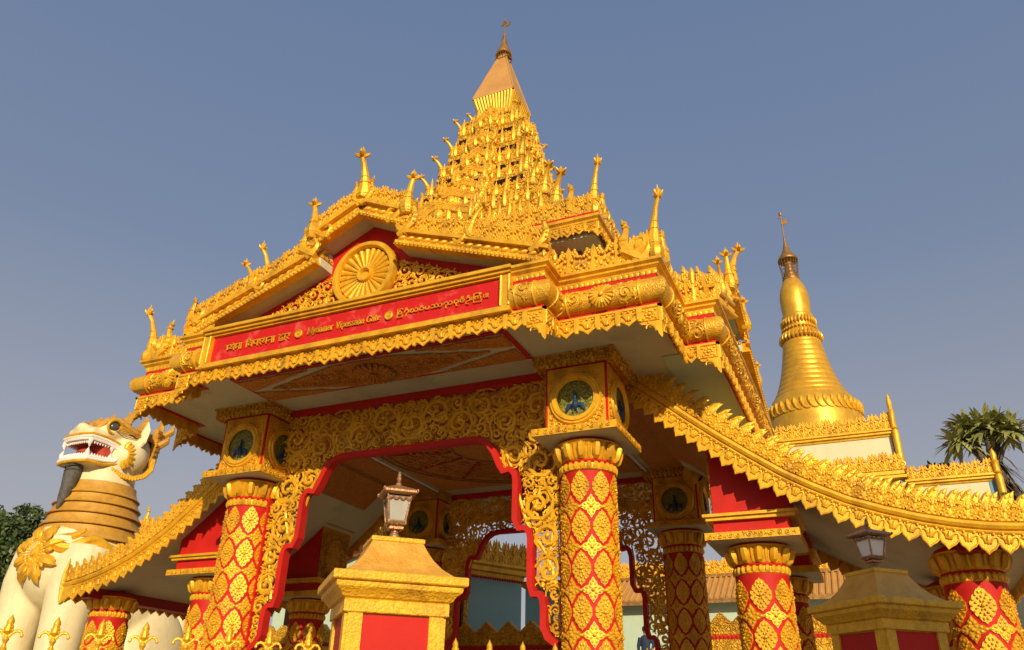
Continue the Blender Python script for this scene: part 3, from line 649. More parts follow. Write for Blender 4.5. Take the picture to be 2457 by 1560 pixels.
cplate(s, -2.36, 2.36, -2.7, 2.42, ZS - .004); cc = s.build('inner_ceiling', 'carved_brown', GATE, 0)
s = MB()
for rr in (2.3, 2.16, .75): s.tube([(rr * math.cos(q), rr * math.sin(q), ZS - .04) for q in np.linspace(0, 2 * PI, 49)], .022, 5)
s.build('ceiling_ring', 'gold_old', cc)
s = MB()
for q in range(12): s.tube([(r_ * math.cos(q * PI / 6 + .2), r_ * math.sin(q * PI / 6 + .2), ZS - .045) for r_ in (.8, 2.12)], .045, 5, NZ, .5)
s.build('ceiling_rib', 'dark_red', cc)
s = MB(); s.inst(scroll(lambda u, v: .85 < math.hypot(u, v) < 2.1, (-2.1, 2.1, -2.1, 2.1), (.2, .13, .08), 22, .02, True, 900), fr((0, 0, ZS - .04), (1, 0, 0), (0, 1, 0), (0, 0, -1))); s.build('ceiling_relief', 'carved_brown', cc)
for sx in (-1, 1):
    s = MB(); s.tube([(sx * 2.47, -2.6, ZS - .04), (sx * 2.47, 2.6, ZS - .04)], .025, 6); s.build('light_tube', 'white', cc)

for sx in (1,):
    s = MB(); cplate(s, min(sx * 4.15, sx * 4.88), max(sx * 4.15, sx * 4.88), -2.98, 2.98, ZS - .004, .012); s.build('porch_soffit_tint', 'green', GATE, 0)  # thin plate added under the right porch, greener skylight painted into it
# ---------------- lattice screens between the columns
half = [(0, 5.46), (1.18, 5.46), (1.34, 5.43), (1.47, 5.35), (1.58, 5.2), (1.68, 4.98), (1.72, 4.90), (1.78, 4.93), (1.86, 4.91), (1.93, 4.82), (1.95, 4.70), (1.95, 4.14), (1.99, 4.05), (2.08, 4.06), (2.16, 3.99), (2.19, 3.88), (2.19, 3.26), (2.22, 3.15), (2.30, 3.16), (2.37, 3.08), (2.39, 2.96), (2.39, 2.70), (2.44, 2.60), (2.56, 2.52)]
hx = np.array([p[0] for p in half]); hz = np.array([p[1] for p in half])
def xin(z):
    z_ = hz[::-1]; return np.interp(z, z_, hx[::-1])
def in_panel(u, z):
    a = abs(u)
    if z > 6.24 or z < 2.6: return False
    if a > (2.52 if z > 5.15 else 2.62): return False
    if z > 5.5: return True
    return a > xin(z) + .02
t = scroll(lambda u, v: in_panel(u, v), (0.0, 2.62, 2.6, 6.24), (.27, .2, .14, .11, .085, .065, .045), 31, .030, True, 1800, 6, .86)
s = MB(); s.inst(t, fr((0, -3.0, 0), (1, 0, 0), (0, 0, 1), (0, -1, 0))); s.inst(t, fr((0, -3.0, 0), (-1, 0, 0), (0, 0, 1), (0, -1, 0)))
t2 = scroll(lambda u, v: in_panel(u, v), (0.0, 2.62, 2.6, 6.24), (.15, .12, .09, .07, .05), 77, .028, True, 2000, 5, .82)
s.inst(t2, fr((0, -2.965, 0), (1, 0, 0), (0, 0, 1), (0, -1, 0))); s.inst(t2, fr((0, -2.965, 0), (-1, 0, 0), (0, 0, 1), (0, -1, 0)))
SCR = s.build('lattice_screen', 'gold', GATE)
path = [(-a, b) for a, b in half[::-1]] + half[1:]
def ribbon(P, wid, y0, y1):
    P = np.array(P, float); T = np.gradient(P, axis=0); T /= np.linalg.norm(T, axis=1)[:, None]; Nn = np.c_[T[:, 1], -T[:, 0]]
    A = P; B = P + Nn * wid; n = len(P); V = []
    for q, y in ((A, y0), (B, y0), (B, y1), (A, y1)): V.append(np.c_[q[:, 0], np.full(n, y), q[:, 1]])
    V = np.stack(V, 1); i = np.arange(n - 1)[:, None] * 4; j = np.arange(4)[None, :]; j2 = (j + 1) % 4
    return MB().add(V.reshape(-1, 3), [np.stack([i + j, i + j2, i + 4 + j2, i + 4 + j], -1).reshape(-1, 4), np.arange(4), (n - 1) * 4 + np.arange(4)[::-1]])
s = ribbon(path, .085, -3.08, -2.92)
bar(s, -2.6, 2.6, 6.245, 6.345, -3.08, -2.92)
for sx in (-1, 1): s.box((sx * 2.61, -3.0, 4.2), (.05, .1, 3.3))
s.build('red_frame', 'red', SCR, 25)
s = MB()   # thin stems that tie the scrolls together
for sx in (-1, 1):
    for x0, z0, x1, z1, b_ in ((0, 5.6, 2.4, 6.1, .2), (0.1, 6.2, 2.45, 5.6, -.2), (1.6, 5.3, 2.5, 3.2, .12), (2.55, 5.1, 2.1, 4.2, -.1), (2.5, 4.1, 2.3, 3.2, .05)):
        q = np.linspace(0, 1, 14); s.tube(np.c_[sx * (x0 + (x1 - x0) * q), np.full(14, -2.985), z0 + (z1 - z0) * q + b_ * np.sin(q * 9)], .026, 5)
s.build('lattice_stem', 'gold', SCR)
dup(SCR, GATE, None, PI)

# ---------------- columns
def relief_oval(w_, h_, n=14):
    t = MB(); P = []
    for i in range(n * 2):
        a_ = 2 * PI * i / (n * 2); k_ = 1.0 if i % 2 else .93; e = abs(math.sin(a_)) ** 6
        e4 = abs(math.sin(a_)) ** 1.6; P.append((w_ / 2 * k_ * math.cos(a_) * (1 - .34 * e4), h_ / 2 * k_ * math.sin(a_) * (1 + .16 * e)))
    t.prism(P, ID, -.01, .014)
    for ring, m_, rr in ((.80, 14, .030), (.52, 10, .028), (.27, 6, .024)):
        for i in range(m_):
            a_ = 2 * PI * (i + .5 * (ring == .52)) / m_; t.ball((w_ / 2 * ring * math.cos(a_) * (1 - .3 * abs(math.sin(a_)) ** 1.6), h_ / 2 * ring * math.sin(a_) * 1.05, .016), (rr * .8, rr * .55, .015), 5, 3, Euler((0, 0, math.atan2(h_ * math.sin(a_), w_ * math.cos(a_)))))
    t.ball((0, 0, .02), .026, 7, 4); return t
def relief_diamond(w_, h_):
    t = MB(); P = []
    for q in range(4):
        a0 = q * PI / 2
        for d_, r_ in ((0, 1.0), (.22, .74), (.4, .68), (.62, .56), (.785, .50), (.95, .56), (1.17, .68), (1.35, .74)): P.append((w_ / 2 * r_ * math.cos(a0 + d_), h_ / 2 * r_ * math.sin(a0 + d_)))
    t.prism(P, ID, -.01, .014)
    for q in range(4):
        a0 = q * PI / 2
        for r_, e_ in ((.72, 0), (.5, .3), (.5, -.3), (.3, .785)): t.ball((w_ / 2 * r_ * math.cos(a0 + e_), h_ / 2 * r_ * math.sin(a0 + e_), .016), (.026, .018, .014), 5, 3, Euler((0, 0, a0 + e_)))
    t.ball((0, 0, .02), .026, 7, 4); return t
def capital(mb, r, z0, h):
    """two lotus bands flaring up to r at z0+h"""
    mb.lathe([(r * .80, z0), (r * .82, z0 + .02), (r * .80, z0 + h * .28)], 32, cap=False)
    mb.lathe([(r * .82, z0 + h * .36), (r * .86, z0 + h * .42), (r * .9, z0 + h * .7), (r * .97, z0 + h * .92), (r, z0 + h * .95), (r, z0 + h), (r * .6, z0 + h)], 32, cap=False)
    for q in range(26):
        an = q * 2 * PI / 26; d = np.array([math.cos(an), math.sin(an)])
        mb.ball((d[0] * r * .83, d[1] * r * .83, z0 + h * .15), (.04, .04, h * .15), 6, 5)
        if q % 2 == 0:
            for e in (-.10, .0, .10): pass
            mb.tube([(d[0] * r * a_, d[1] * r * a_, z0 + h * b_) for a_, b_ in ((.84, .40), (.92, .5), (.98, .7), (1.02, .86), (.99, .93))], [.03, .055, .06, .05, .02], 6)
        else: mb.tube([(d[0] * r * a_, d[1] * r * a_, z0 + h * b_) for a_, b_ in ((.84, .42), (.9, .6), (.96, .9))], [.02, .025, .02], 5)
    mb.lathe([(r * .84, z0 + .0), (r * .87, z0 + .012), (r * .84, z0 + .03)], 32, cap=False)
def column(r, ztop, zcap, rcap, rows_z, per, parent, dz=-.275, z0=0.0):
    s = MB(); s.lathe([(r + .14, z0), (r + .14, z0 + .35), (r + .03, z0 + .45), (r, z0 + .6), (r, zcap)], 40); s.lathe([(rcap * .83, zcap + (ztop - zcap) * .26), (rcap * .86, zcap + (ztop - zcap) * .31), (rcap * .83, zcap + (ztop - zcap) * .37)], 32, cap=False); s.lathe([(rcap * .97, ztop), (rcap * .9, ztop + .05), (rcap * .7, ztop + .09)], 32)
    c = s.build('column', 'red', parent)
    s = MB(); capital(s, rcap, zcap, ztop - zcap); s.build('capital', 'gold', c)
    s = MB(); ov = relief_oval(2 * PI * r / per * .92, .39 * (r / .385) ** .5); di = relief_diamond(2 * PI * r / per * 1.12, .33 * (r / .385) ** .5)
    for zz in rows_z:
        for q in range(per):
            for T_, off, zo in ((ov, 0, 0), (di, PI / per, dz)):
                an = -PI / 2 + q * 2 * PI / per + off
                def fn(P, an=an, zo=zo):
                    th = an + P[:, 0] / r; rr = r + P[:, 2]; return np.c_[rr * np.cos(th), rr * np.sin(th), zz + zo + P[:, 1]]
                s.inst(T_, fn)
    s.build('medallion_relief', 'gold', c); return c
c0 = column(.37, 5.08, 4.67, .455, [4.44 - .535 * i for i in range(8)], 8, GATE, -.27)
c0.location = (3, -3, 0)
for x, y in ((-3, -3), (3, 3), (-3, 3)): dup(c0, GATE, (x, y, 0))
# capital boxes with peacock roundels
s = MB(); s.box((0, 0, 5.72), (.92, .92, .96)); s.box((0, 0, 5.185), (.9, .9, .05)); B0 = s.build('capital_box', 'red', GATE, 0)
s = MB(); bx = MB(); bx.box((0, 0, 5.185), (1.24, 1.24, .105)); s.inst(bx, ID)
tt = scroll(lambda u, v: abs(u) < .6 and abs(v) < .045, (-.6, .6, -.045, .045), (.042, .03), 41, .012, False, 500)
for q in range(4): s.inst(tt, lambda P, q=q: fr((0, 0, 5.185), *[np.array(v_) for v_ in ((math.cos(q * PI / 2), math.sin(q * PI / 2), 0), (0, 0, 1), (math.sin(q * PI / 2), -math.cos(q * PI / 2), 0))])(P + [0, 0, .625]))
s.build('carved_slab', 'gold', B0, 30)
s = MB(); s.box((0, 0, 5.13), (1.2, 1.2, .008)); s.build('slab_underside', 'soffit', B0, 0)
s = MB(); s.box((0, 0, 6.27), (1.2, 1.2, .14)); s.box((0, 0, 6.335), (1.26, 1.26, .03))
for q in range(4):
    f = fr((0, 0, 6.2), (math.cos(q * PI / 2), math.sin(q * PI / 2), 0), (0, 0, 1), (math.sin(q * PI / 2), -math.cos(q * PI / 2), 0))
    for i in range(14): s.inst(MB().ball(((i - 6.5) * .087, 0.0, .58), (.043, .055, .03), 6, 4), f); s.inst(MB().tube([((i - 6.5) * .087, .02, .605), ((i - 6.5) * .087, .12, .605)], .02, 4), f)
s.build('box_crown', 'goldc', B0, 30)
s = MB(); md = MB(); fan = MB(); pk = MB()
tt = scroll(lambda u, v: .375 < math.hypot(u, v) and abs(u) < .42 and abs(v) < .43, (-.43, .43, -.43, .43), (.075, .055, .04, .028), 43, .018, True, 900)
for q in range(4):
    md = MB(); fan = MB(); pk = MB()
    f = fr((0, 0, 5.67), (math.cos(q * PI / 2), math.sin(q * PI / 2), 0), (0, 0, 1), (math.sin(q * PI / 2), -math.cos(q * PI / 2), 0))
    s.prism([(-.43, -.435), (.43, -.435), (.43, .5), (-.43, .5)], f, .45, .468); s.inst(tt, lambda P: f(P + [0, 0, .472]))
    ring = MB()
    for r_, hh, tk in ((.36, .495, .034), (.325, .525, .026), (.292, .505, .026)): ring.tube([(r_ * math.cos(a_), r_ * math.sin(a_), hh) for a_ in np.linspace(0, 2 * PI, 41)], tk, 6)
    for i in range(36): ring.ball((.395 * math.cos(i * PI / 18), .395 * math.sin(i * PI / 18), .475), (.024, .024, .014), 5, 3)
    md.inst(ring, f)
    fan.inst(MB().lathe([(.285, .47), (.27, .474), (.2, .478), (.001, .482)], 36), f)
    for rr, n_ in ((.10, 9), (.16, 15), (.22, 21)):
        for i in range(n_):
            a_ = R(-30) + R(240) * i / (n_ - 1); fan.inst(MB().ball((rr * math.cos(a_), -.07 + rr * math.sin(a_) * 1.15, .482), (.02, .014, .008), 5, 3, Euler((0, 0, a_))), f)
    b_ = MB(); b_.tube([(0, -.16, .50), (0, -.11, .515), (.005, -.05, .51), (-.004, .0, .505), (.0, .045, .505), (.012, .06, .51)], [.03, .055, .04, .02, .017, .02], 8); b_.ball((.006, .06, .512), .022, 7, 5)
    b_.tube([(.02, .06, .515), (.05, .05, .515)], [.01, .001], 5)
    for sx in (-1, 1):
        b_.tube([(sx * .04, -.09, .505), (sx * .10, -.11, .505), (sx * .14, -.19, .5)], [.02, .04, .012], 6, NZ, .5)
        b_.tube([(sx * .03, -.16, .505), (sx * .035, -.21, .505)], [.014, .01], 5)
    for e in (-.03, 0, .03): b_.tube([(.0, .07, .508), (e, .11, .508)], .004, 4)
    pk.inst(b_, f); md.build('roundel_ring', 'gold', B0); fan.build('peacock_fan', 'fan', B0); pk.build('peacock_relief', 'peacock', B0)
s.build('carved_plate', 'gold', B0)
B0.location = (3, -3, 0)
for x, y in ((-3, -3), (3, 3), (-3, 3)): dup(B0, GATE, (x, y, 0))

# ---------------- side wings with swept roofs
CX = np.array([3.35, 3.64, 4.0, 4.35, 4.71, 5.1, 5.54, 5.9, 6.29, 6.7, 7.06, 7.45, 7.79, 8.1, 8.6]); CZ = np.array([6.36, 6.2, 5.9, 5.59, 5.29, 4.98, 4.65, 4.43, 4.22, 4.06, 3.94, 3.84, 3.78, 3.75, 3.735])
def crv(x): return np.interp(x, CX, CZ)
def wing(sg, xe):
    X = np.append(CX[CX < xe - .05], xe); Z = crv(X); top = np.c_[X, Z]; T = np.gradient(top, axis=0); T /= np.linalg.norm(T, axis=1)[:, None]; Nn = np.c_[-T[:, 1], T[:, 0]]
    rot = lambda P: np.c_[P[:, 0] * sg, P[:, 1] * sg, P[:, 2]]
    YW = 2.35
    def shell(mb, d0, d1, y0, y1):
        A = top + Nn * d0; B = top + Nn * d1; P = np.concatenate([A, B[::-1]])
        mb.prism(P[::-1], lambda V: rot(np.c_[V[:, 0], V[:, 2], V[:, 1]]), y0, y1)
    s = MB(); shell(s, -.10, .02, -YW + .05, YW - .05); W = s.build('wing_roof', 'soffit', GATE, 0)
    s = MB(); shell(s, .022, .05, -YW + .1, YW - .1); s.build('roof_skin', 'gold_dull', W, 0)
    s = MB(); ins = (X > 3.3) & (X < (5.3 if sg > 0 else 4.1)); A = (top + Nn * -.104)[ins]; B = (top + Nn * -.13)[ins]
    s.prism(np.concatenate([A, B[::-1]]), lambda V: rot(np.c_[V[:, 0], V[:, 2], V[:, 1]]), -1.6, 1.6); s.build('carved_soffit', 'carved_brown', W, 0)
    # resample along the curve
    dd = np.r_[0, np.cumsum(np.linalg.norm(np.diff(top, axis=0), axis=1))]; Lc = dd[-1]
    at = lambda q: np.array([np.interp(q, dd, X), np.interp(q, dd, Z)])
    for sy in (-1, 1):
        bg_ = MB(); cr = MB(); fg = MB(); fin = MB()
        y = sy * YW; P = np.array([[*at(q)] for q in np.linspace(0, Lc, 40)])
        for off, th, fl_ in ((.0, .052, 1.1), (-.075, .026, 1.2), (.07, .03, 1.2)):
            Tn = np.gradient(P, axis=0); Tn /= np.linalg.norm(Tn, axis=1)[:, None]; Nq = np.c_[-Tn[:, 1], Tn[:, 0]]; Q = P + Nq * off
            bg_.tube(rot(np.c_[Q[:, 0], np.full(40, y), Q[:, 1]]), th, 8, (0, 1, 0), fl_)
        wu = .195; n = int(Lc / wu)
        for i in range(n):
            q = (i + .5) * Lc / n; p = at(q); t2 = at(min(Lc, q + .05)) - at(max(0, q - .05)); t2 /= np.linalg.norm(t2); nn = np.array([-t2[1], t2[0]])
            U = np.array([t2[0] * sg, 0, t2[1]]); Vv = np.array([nn[0] * sg, 0, nn[1]]); N_ = np.array([0, sy * sg, 0.0]); k_ = Lc / n
            o = rot(np.array([[p[0], y, p[1]]]))[0]
            if N_[1] > 0: U = -U
            fg.inst(LEAF, fr(o - Vv * .06, U * k_, (Vv + U * random.uniform(-.04, .04)) * random.uniform(.225, .25), N_ * .22))
            cr.inst(FL, fr(o + Vv * .07, U * k_ * random.uniform(1.3, 1.5), (Vv + U * random.uniform(-.06, .06)) * random.uniform(.30, .36), N_ * .24))
            cr.inst(CR, fr(o + Vv * .06 + N_ * .02, U * k_ * 1.1, Vv * .2, N_ * .22))
            if i > 2: cr.inst(FL, fr(o + Vv * .10 - N_ * .22 + U * k_ * .5, U * k_ * 1.2, Vv * .36, N_ * .24))
        e = at(Lc); pe = rot(np.array([[e[0], y, e[1]]]))[0]
        xo = np.array([sg, 0, 0.0])
        fin.tube([pe + xo * .0 + [0, 0, -.30], pe + xo * .03 + [0, 0, -.02], pe + xo * .05 + [0, 0, .22], pe + xo * .03 + [0, 0, .5]], [.045, .07, .06, .008], 6)
        fin.prism([(0, -.36), (.0, .0), (-.28, -.02), (-.25, -.22)], lambda V: pe + np.c_[V[:, 0] * sg, V[:, 2], V[:, 1]], -.03, .03)
        Bg = bg_.build('wing_bargeboard', 'gold', GATE); fg.build('leaf_fringe', 'gold', Bg); cr.build('wing_crest', 'gold', Bg); fin.build('eave_finial', 'gold', Bg)
    # crest along the eave end of the roof
    fg = MB(); cr2 = MB(); e = at(Lc); a_, b_ = rot(np.array([[e[0], -YW, e[1] + .05], [e[0], YW, e[1] + .05]])); run(cr2, FL, a_, b_, .24, .28, (sg, 0, 0)); run(fg, LEAF, a_ - [0, 0, .08], b_ - [0, 0, .08], .24, .24, (sg, 0, 0))
    cr2.build('eave_crest', 'gold', W); fg.build('leaf_fringe', 'gold', W)
    for sy in (-1, 1):
        xa, xb = 4.5, 5.52; y0, y1 = sy * 1.98, sy * .93
        s = MB(); P = [(xa, 4.24), (xb, 4.24), (xb, crv(xb) - .13), (xa + .5, crv(xa + .5) - .13), (xa, crv(xa) - .13)]
        s.prism(P, lambda V: rot(np.c_[V[:, 0], V[:, 2], V[:, 1]]), min(y0, y1), max(y0, y1)); s.inst(MB().box((5.0, sy * 1.45, 4.06), (1.02, 1.06, .20)), rot)
        pier = s.build('pier_block', 'red', GATE, 0)
        s = MB(); s.inst(MB().box((5.0, sy * 1.45, 4.175), (1.2, 1.2, .05)), rot); s.inst(MB().box((5.0, sy * 1.45, 4.22), (1.28, 1.28, .04)), rot)
        s.inst(MB().box((5.0, sy * 1.45, 3.93), (1.26, 1.26, .1)), rot)
        tt = scroll(lambda u, v: abs(u) < .61 and abs(v) < .045, (-.61, .61, -.045, .045), (.042, .03), 47, .012, False, 500)
        s.inst(tt, lambda P: rot(fr((5.0, sy * 1.45, 3.93), (1, 0, 0), (0, 0, 1), (0, sy, 0))(P + [0, 0, .635]))); s.inst(tt, lambda P: rot(fr((5.0, sy * 1.45, 3.93), (0, 1, 0), (0, 0, 1), (-1, 0, 0))(P + [0, 0, .635])))
        s.build('carved_slab', 'gold', pier, 30)
        s = MB(); s.inst(MB().box((5.0, sy * 1.45, 3.876), (1.22, 1.22, .006)), rot); s.build('slab_underside', 'soffit', pier, 0)
        s = MB(); f = fr((xa, sy * 1.455, 4.75), (0, 1, 0), (0, 0, 1), (-1, 0, 0))      # carved inner face with its oval
        s.prism([(-.5, -.48), (.5, -.48), (.5, .62), (-.5, .62)], lambda V: rot(f(V)), .0, .02); s.inst(scroll(lambda u, v: math.hypot(u / .3, v / .38) > 1.1 and abs(u) < .47 and abs(v) < .48, (-.5, .5, -.5, .5), (.09, .06, .04), 48, .02, True, 700), lambda P: rot(f(P + [0, 0, .025])))
        s.inst(MB().tube([(.3 * math.cos(q), .38 * math.sin(q), .03) for q in np.linspace(0, 2 * PI, 33)], .03, 6), lambda P: rot(f(P))); s.inst(MB().box((0, .72, .05), (1.1, .14, .12)), lambda P: rot(f(P)))
        s.build('carved_plate', 'goldc', pier, 30)
        c = column(.36, 3.84, 3.46, .43, [3.18 - .535 * i for i in range(5)], 7, GATE, -.27); c.location = (sg * 5.0, sg * sy * 1.45, 0)
        c.location = (sg * 5.0, sg * sy * 1.45, 0)
        c2 = dup(c, GATE, (sg * 7.58, sg * sy * 1.45, -.22))
    s = MB()   # beams carrying the eave
    s.inst(MB().box((7.58, 0, 3.66), (.3, 4.3, .22)), rot); s.build('eave_beam', 'dark_red', W, 0)
wing(1, 8.45); wing(-1, 7.93)

# ---------------- upper roofs and the spire
def ring_sq(h): return [(-h, -h), (h, -h), (h, h), (-h, h)]
s = MB(); hb = 3.36
s.poly([(x, y, 8.47) for x, y in ring_sq(hb - .05)][::-1]); s.mold(ring_sq(hb - .05), [(0, 8.47), (0, 8.7)]); UR = s.build('upper_soffit', 'soffit', GATE, 0)
s = MB(); s.mold(ring_sq(2.95), [(0, 7.2), (0, 8.47)]); s.build('upper_wall', 'dark_red', UR, 0)
s = MB(); s.mold(ring_sq(hb), [(-.06, 8.66), (.0, 8.66), (.03, 8.69), (.03, 8.72), (.07, 8.75), (.07, 8.80), (-.06, 8.80)]); s.build('upper_cornice', 'gold', UR, 30)
s = MB(); s.mold(ring_sq(hb), [(-.06, 8.80), (.05, 8.80), (.05, 8.85), (-.06, 8.85)]); s.build('red_band', 'red', UR, 0)
s = MB(); c_ = MB()
for p, q, nr, c0_, c1_ in edges(ring_sq(hb), .02):
    d = (q - p) / np.linalg.norm(q - p); N3 = (nr[0], nr[1], 0)
    run(s, FRI, (*(p + d * .2), 8.67), (*(q - d * .2), 8.67), .2, .2, N3)
    for e, u in ((q, d), (p, -d)): s.inst(PEN, fr((e[0], e[1], 8.67), np.r_[u, 0] * .2, (0, 0, .16), np.array(N3) * .2))
    run(c_, CRB, (*p, 8.85), (*q, 8.85), .26, .3, N3)
    run(c_, CRB, (*(p * .92), 9.0), (*(q * .92), 9.0), .25, .3, N3); run(c_, CRB, (*(p * .84), 9.2), (*(q * .84), 9.2), .24, .3, N3)
    run(c_, CRB, (*(p * .77), 9.42), (*(q * .77), 9.42), .24, .3, N3)
s.build('upper_fringe', 'gold', UR); c_.build('upper_crest', 'gold', UR)
s = MB(); s.mold(ring_sq(1), [(2.35, 8.85), (2.05, 9.0), (1.75, 9.25), (1.4, 9.6), (1.2, 9.95)]); s.build('upper_roof', 'goldc', UR, 0)
f0 = corner_finial('upper_finial', hb - .02, -hb + .02, 8.82, 1.05, -PI / 4)
for k in (1, 2, 3): dup(f0, GATE, None, k * PI / 2)

def tier(h, z, hn, fh):
    """one storey of the spire: dark openings, carved ledge, crest and corner finials; hn = height to the next ledge"""
    cw = h * .36; ho = h * 1.15
    pl_ = [(-cw, -ho), (cw, -ho), (cw, -h), (h, -h), (h, -cw), (ho, -cw), (ho, cw), (h, cw), (h, h), (cw, h), (cw, ho), (-cw, ho), (-cw, h), (-h, h), (-h, cw), (-ho, cw), (-ho, -cw), (-h, -cw), (-h, -h), (-cw, -h)]
    s = MB(); s.mold(pl_, [(-.3 * h, z - .13), (-.06, z - .13), (-.05, z - .09), (-.03, z - .08), (-.02, z - .04), (.0, z - .02), (.0, z), (-.3 * h, z + .02)]); T = s.build('spire_tier', 'gold', GATE, 30)
    s = MB(); s.mold(pl_, [(-.11 * h, z), (-.13 * h, z + hn)]); s.build('tier_wall', 'goldc', T, 0)
    for p, q, nr, a_, b_ in edges(pl_, -.105 * h):
        d = q - p; L = np.linalg.norm(d); c_ = (p + q) / 2; k = .66 if L > .4 * h else .5
        if abs(L - 2 * cw) < .35 * h and L < .9 * h or L > .45 * h:
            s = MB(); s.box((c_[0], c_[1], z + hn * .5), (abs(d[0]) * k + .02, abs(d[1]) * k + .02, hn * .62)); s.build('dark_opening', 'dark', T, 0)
    s = MB(); f_ = MB(); u = max(.15, h * .15)
    for p, q, nr, a_, b_ in edges(pl_, -.01):
        N3 = (nr[0], nr[1], 0); run(s, CR, (*p, z), (*q, z), u * 1.1, .25, N3, dep=.2); run(s, CR, (*(p * .93), z + .04), (*(q * .93), z + .05), u, .27, N3, dep=.2)
        L = np.linalg.norm(q - p); n = max(1, int(L / .21)); d = (q - p) / L
        for i in range(n):
            o = p + d * (i + .5) * L / n; k = random.uniform(.85, 1.15); f_.tube([(o[0], o[1], z + b * k) for b in (0, .06, .15, .25, .36, .46)], [.03, .06, .062, .042, .022, .003], 6); f_.ball((o[0], o[1], z + .33 * k), .034, 6, 4)
        n = max(2, int(L / .06))
        for i in range(n):
            o = p + d * (i + .5) * L / n; s.ball((o[0], o[1], z - .155), (.022, .022, .045), 5, 3)
    s.build('tier_crest', 'gold', T)
    for q in range(4):
        rz = q * PI / 2; ca, sa = math.cos(rz), math.sin(rz); rt2 = lambda x, y: (x * ca - y * sa, x * sa + y * ca)
        x, y = rt2(h - .03, -h + .03); put(f_, HORNO, (x, y, z + .02), fh * 1.25, rz - PI / 4, fh)
        for sx in (-1, 1):
            x, y = rt2(sx * cw, -ho + .02); put(f_, NAGA, (x, y, z), fh * .7, rz + (0 if sx > 0 else PI), fh * .9)
            x, y = rt2(sx * (h * .78), -h + .02); put(f_, NAGA, (x, y, z), fh * .7, rz + (0 if sx > 0 else PI), fh * .7)
            x, y = rt2(h - .02, sx * h * .78); put(f_, NAGA, (x, y, z), fh * .7, rz + sx * PI / 2, fh * .7)
        for e in (-.62, .62):
            x, y = rt2(e * h, -h + .01); put(f_, HORN, (x, y, z + .02), fh * .62, rz, fh * .62)
            x, y = rt2(h - .01, e * h); 
        for e in (-1, 1):
            x, y = rt2(e * cw * .98, -ho + .1); put(f_, HORN, (x, y, z + .03), fh * .5, rz, fh * .55)
        # small gable on each face
        x, y = rt2(0, -ho + .03); put(f_, HORN, (x, y, z + .1), fh * 1.05, rz, fh * .85)
        for sx in (-1, 1):
            a3 = np.r_[rt2(0, -ho - .02), z + .20 + .08 * h]; b3 = np.r_[rt2(sx * cw * 1.0, -ho - .02), z + .03]; n3 = np.r_[rt2(0, -1), 0]
            f_.tube([a3, b3], .014, 5)
            if sx > 0: run(f_, CR, a3, b3, .11, .16, n3)
            else: run(f_, CR, b3, a3, .11, .16, n3)
    f_.build('tier_finial', 'gold', T); return T
TZ = [(2.30, 9.92, .55, .80), (1.92, 10.56, .55, .74), (1.50, 11.2, .65, .68), (1.22, 11.85, .6, .62), (1.03, 12.48, .62, .6), (.88, 13.14, .62, .56), (.75, 13.82, .5, .5), (.55, 14.22, .2, .4)]
for a_ in TZ: tier(*a_)
s = MB(); s.mold(ring_sq(1), [(1.1, 9.6), (.65, 10.2), (.2, 10.9), (-.03, 11.5), (-.2, 12), (-.35, 12.6), (-.47, 13.2), (-.58, 14.0)]); s.build('spire_core', 'dark_red', GATE, 0)
s = MB(); s.mold(ring_sq(1), [(-.74, 14.1), (-.69, 14.25), (-.50, 15.02), (-.9, 15.02)]); CAP = s.build('spire_cap', 'gold', GATE, 30)
s = MB()
for q in range(4):
    rz = q * PI / 2; ca, sa = math.cos(rz), math.sin(rz); rt3 = lambda P: np.c_[P[:, 0] * ca - P[:, 1] * sa, P[:, 0] * sa + P[:, 1] * ca, P[:, 2]]
    for i in range(13):
        e = (i - 6) / 6.4; s.inst(MB().tube([(e * .30, -.31, 14.25), (e * .505, -.51, 15.0), (e * .51, -.53, 15.06), (e * .5, -.50, 15.10)], [.026, .036, .04, .02], 6), rt3)
s.build('cap_flutes', 'gold', CAP)
s = MB(); s.mold(ring_sq(1), [(-.45, 15.08), (-.46, 15.12), (-.9, 16.75), (-.91, 16.9), (-1, 16.9)]); s.mold(ring_sq(1), [(-.716, 15.95), (-.700, 15.95), (-.708, 15.985), (-.722, 15.985)])
for q in range(4):
    a_ = q * PI / 2 + PI / 4; c_ = np.array([math.cos(a_), math.sin(a_)]) * math.sqrt(2); s.tube([(c_[0] * .54, c_[1] * .54, 15.12), (c_[0] * .10, c_[1] * .10, 16.76)], .018, 5)
s.build('cap_pyramid', 'gold_dull', CAP, 20)
s = MB(); s.box((0, 0, 14.42), (.76, .76, .05)); s.build('red_band', 'red', CAP, 0)
s = MB(); s.lathe([(.19, 16.88), (.2, 16.93), (.17, 17.02), (.12, 17.14), (.08, 17.3), (.05, 17.5), (.03, 17.7), (.012, 17.75), (.012, 18.15), (.002, 18.25)], 14)
s.ball((0, 0, 18.1), (.04, .04, .07), 6, 4); s.prism([(0, 17.9), (.16, 17.93), (.12, 17.97), (.17, 18.02), (0, 18.03)], lambda V: np.c_[V[:, 0], V[:, 2], V[:, 1]], -.01, .01); s.prism([(0, 18.0), (-.1, 17.96), (-.08, 18.06), (0, 18.06)], lambda V: np.c_[V[:, 0], V[:, 2], V[:, 1]], -.01, .01)
for q in range(20):
    an = q * PI / 10; d = np.array([math.cos(an), math.sin(an)]); s.ball((d[0] * .2, d[1] * .2, 16.86), .028, 5, 3)
    s.tube([(d[0] * .2, d[1] * .2, 16.88), (d[0] * .22, d[1] * .22, 16.7 - .06 * (q % 2))], .007, 3)
s.lathe([(.2, 16.7), (.21, 16.72), (.2, 16.74)], 16, cap=False); s.build('umbrella_crown', 'gold_old', CAP)

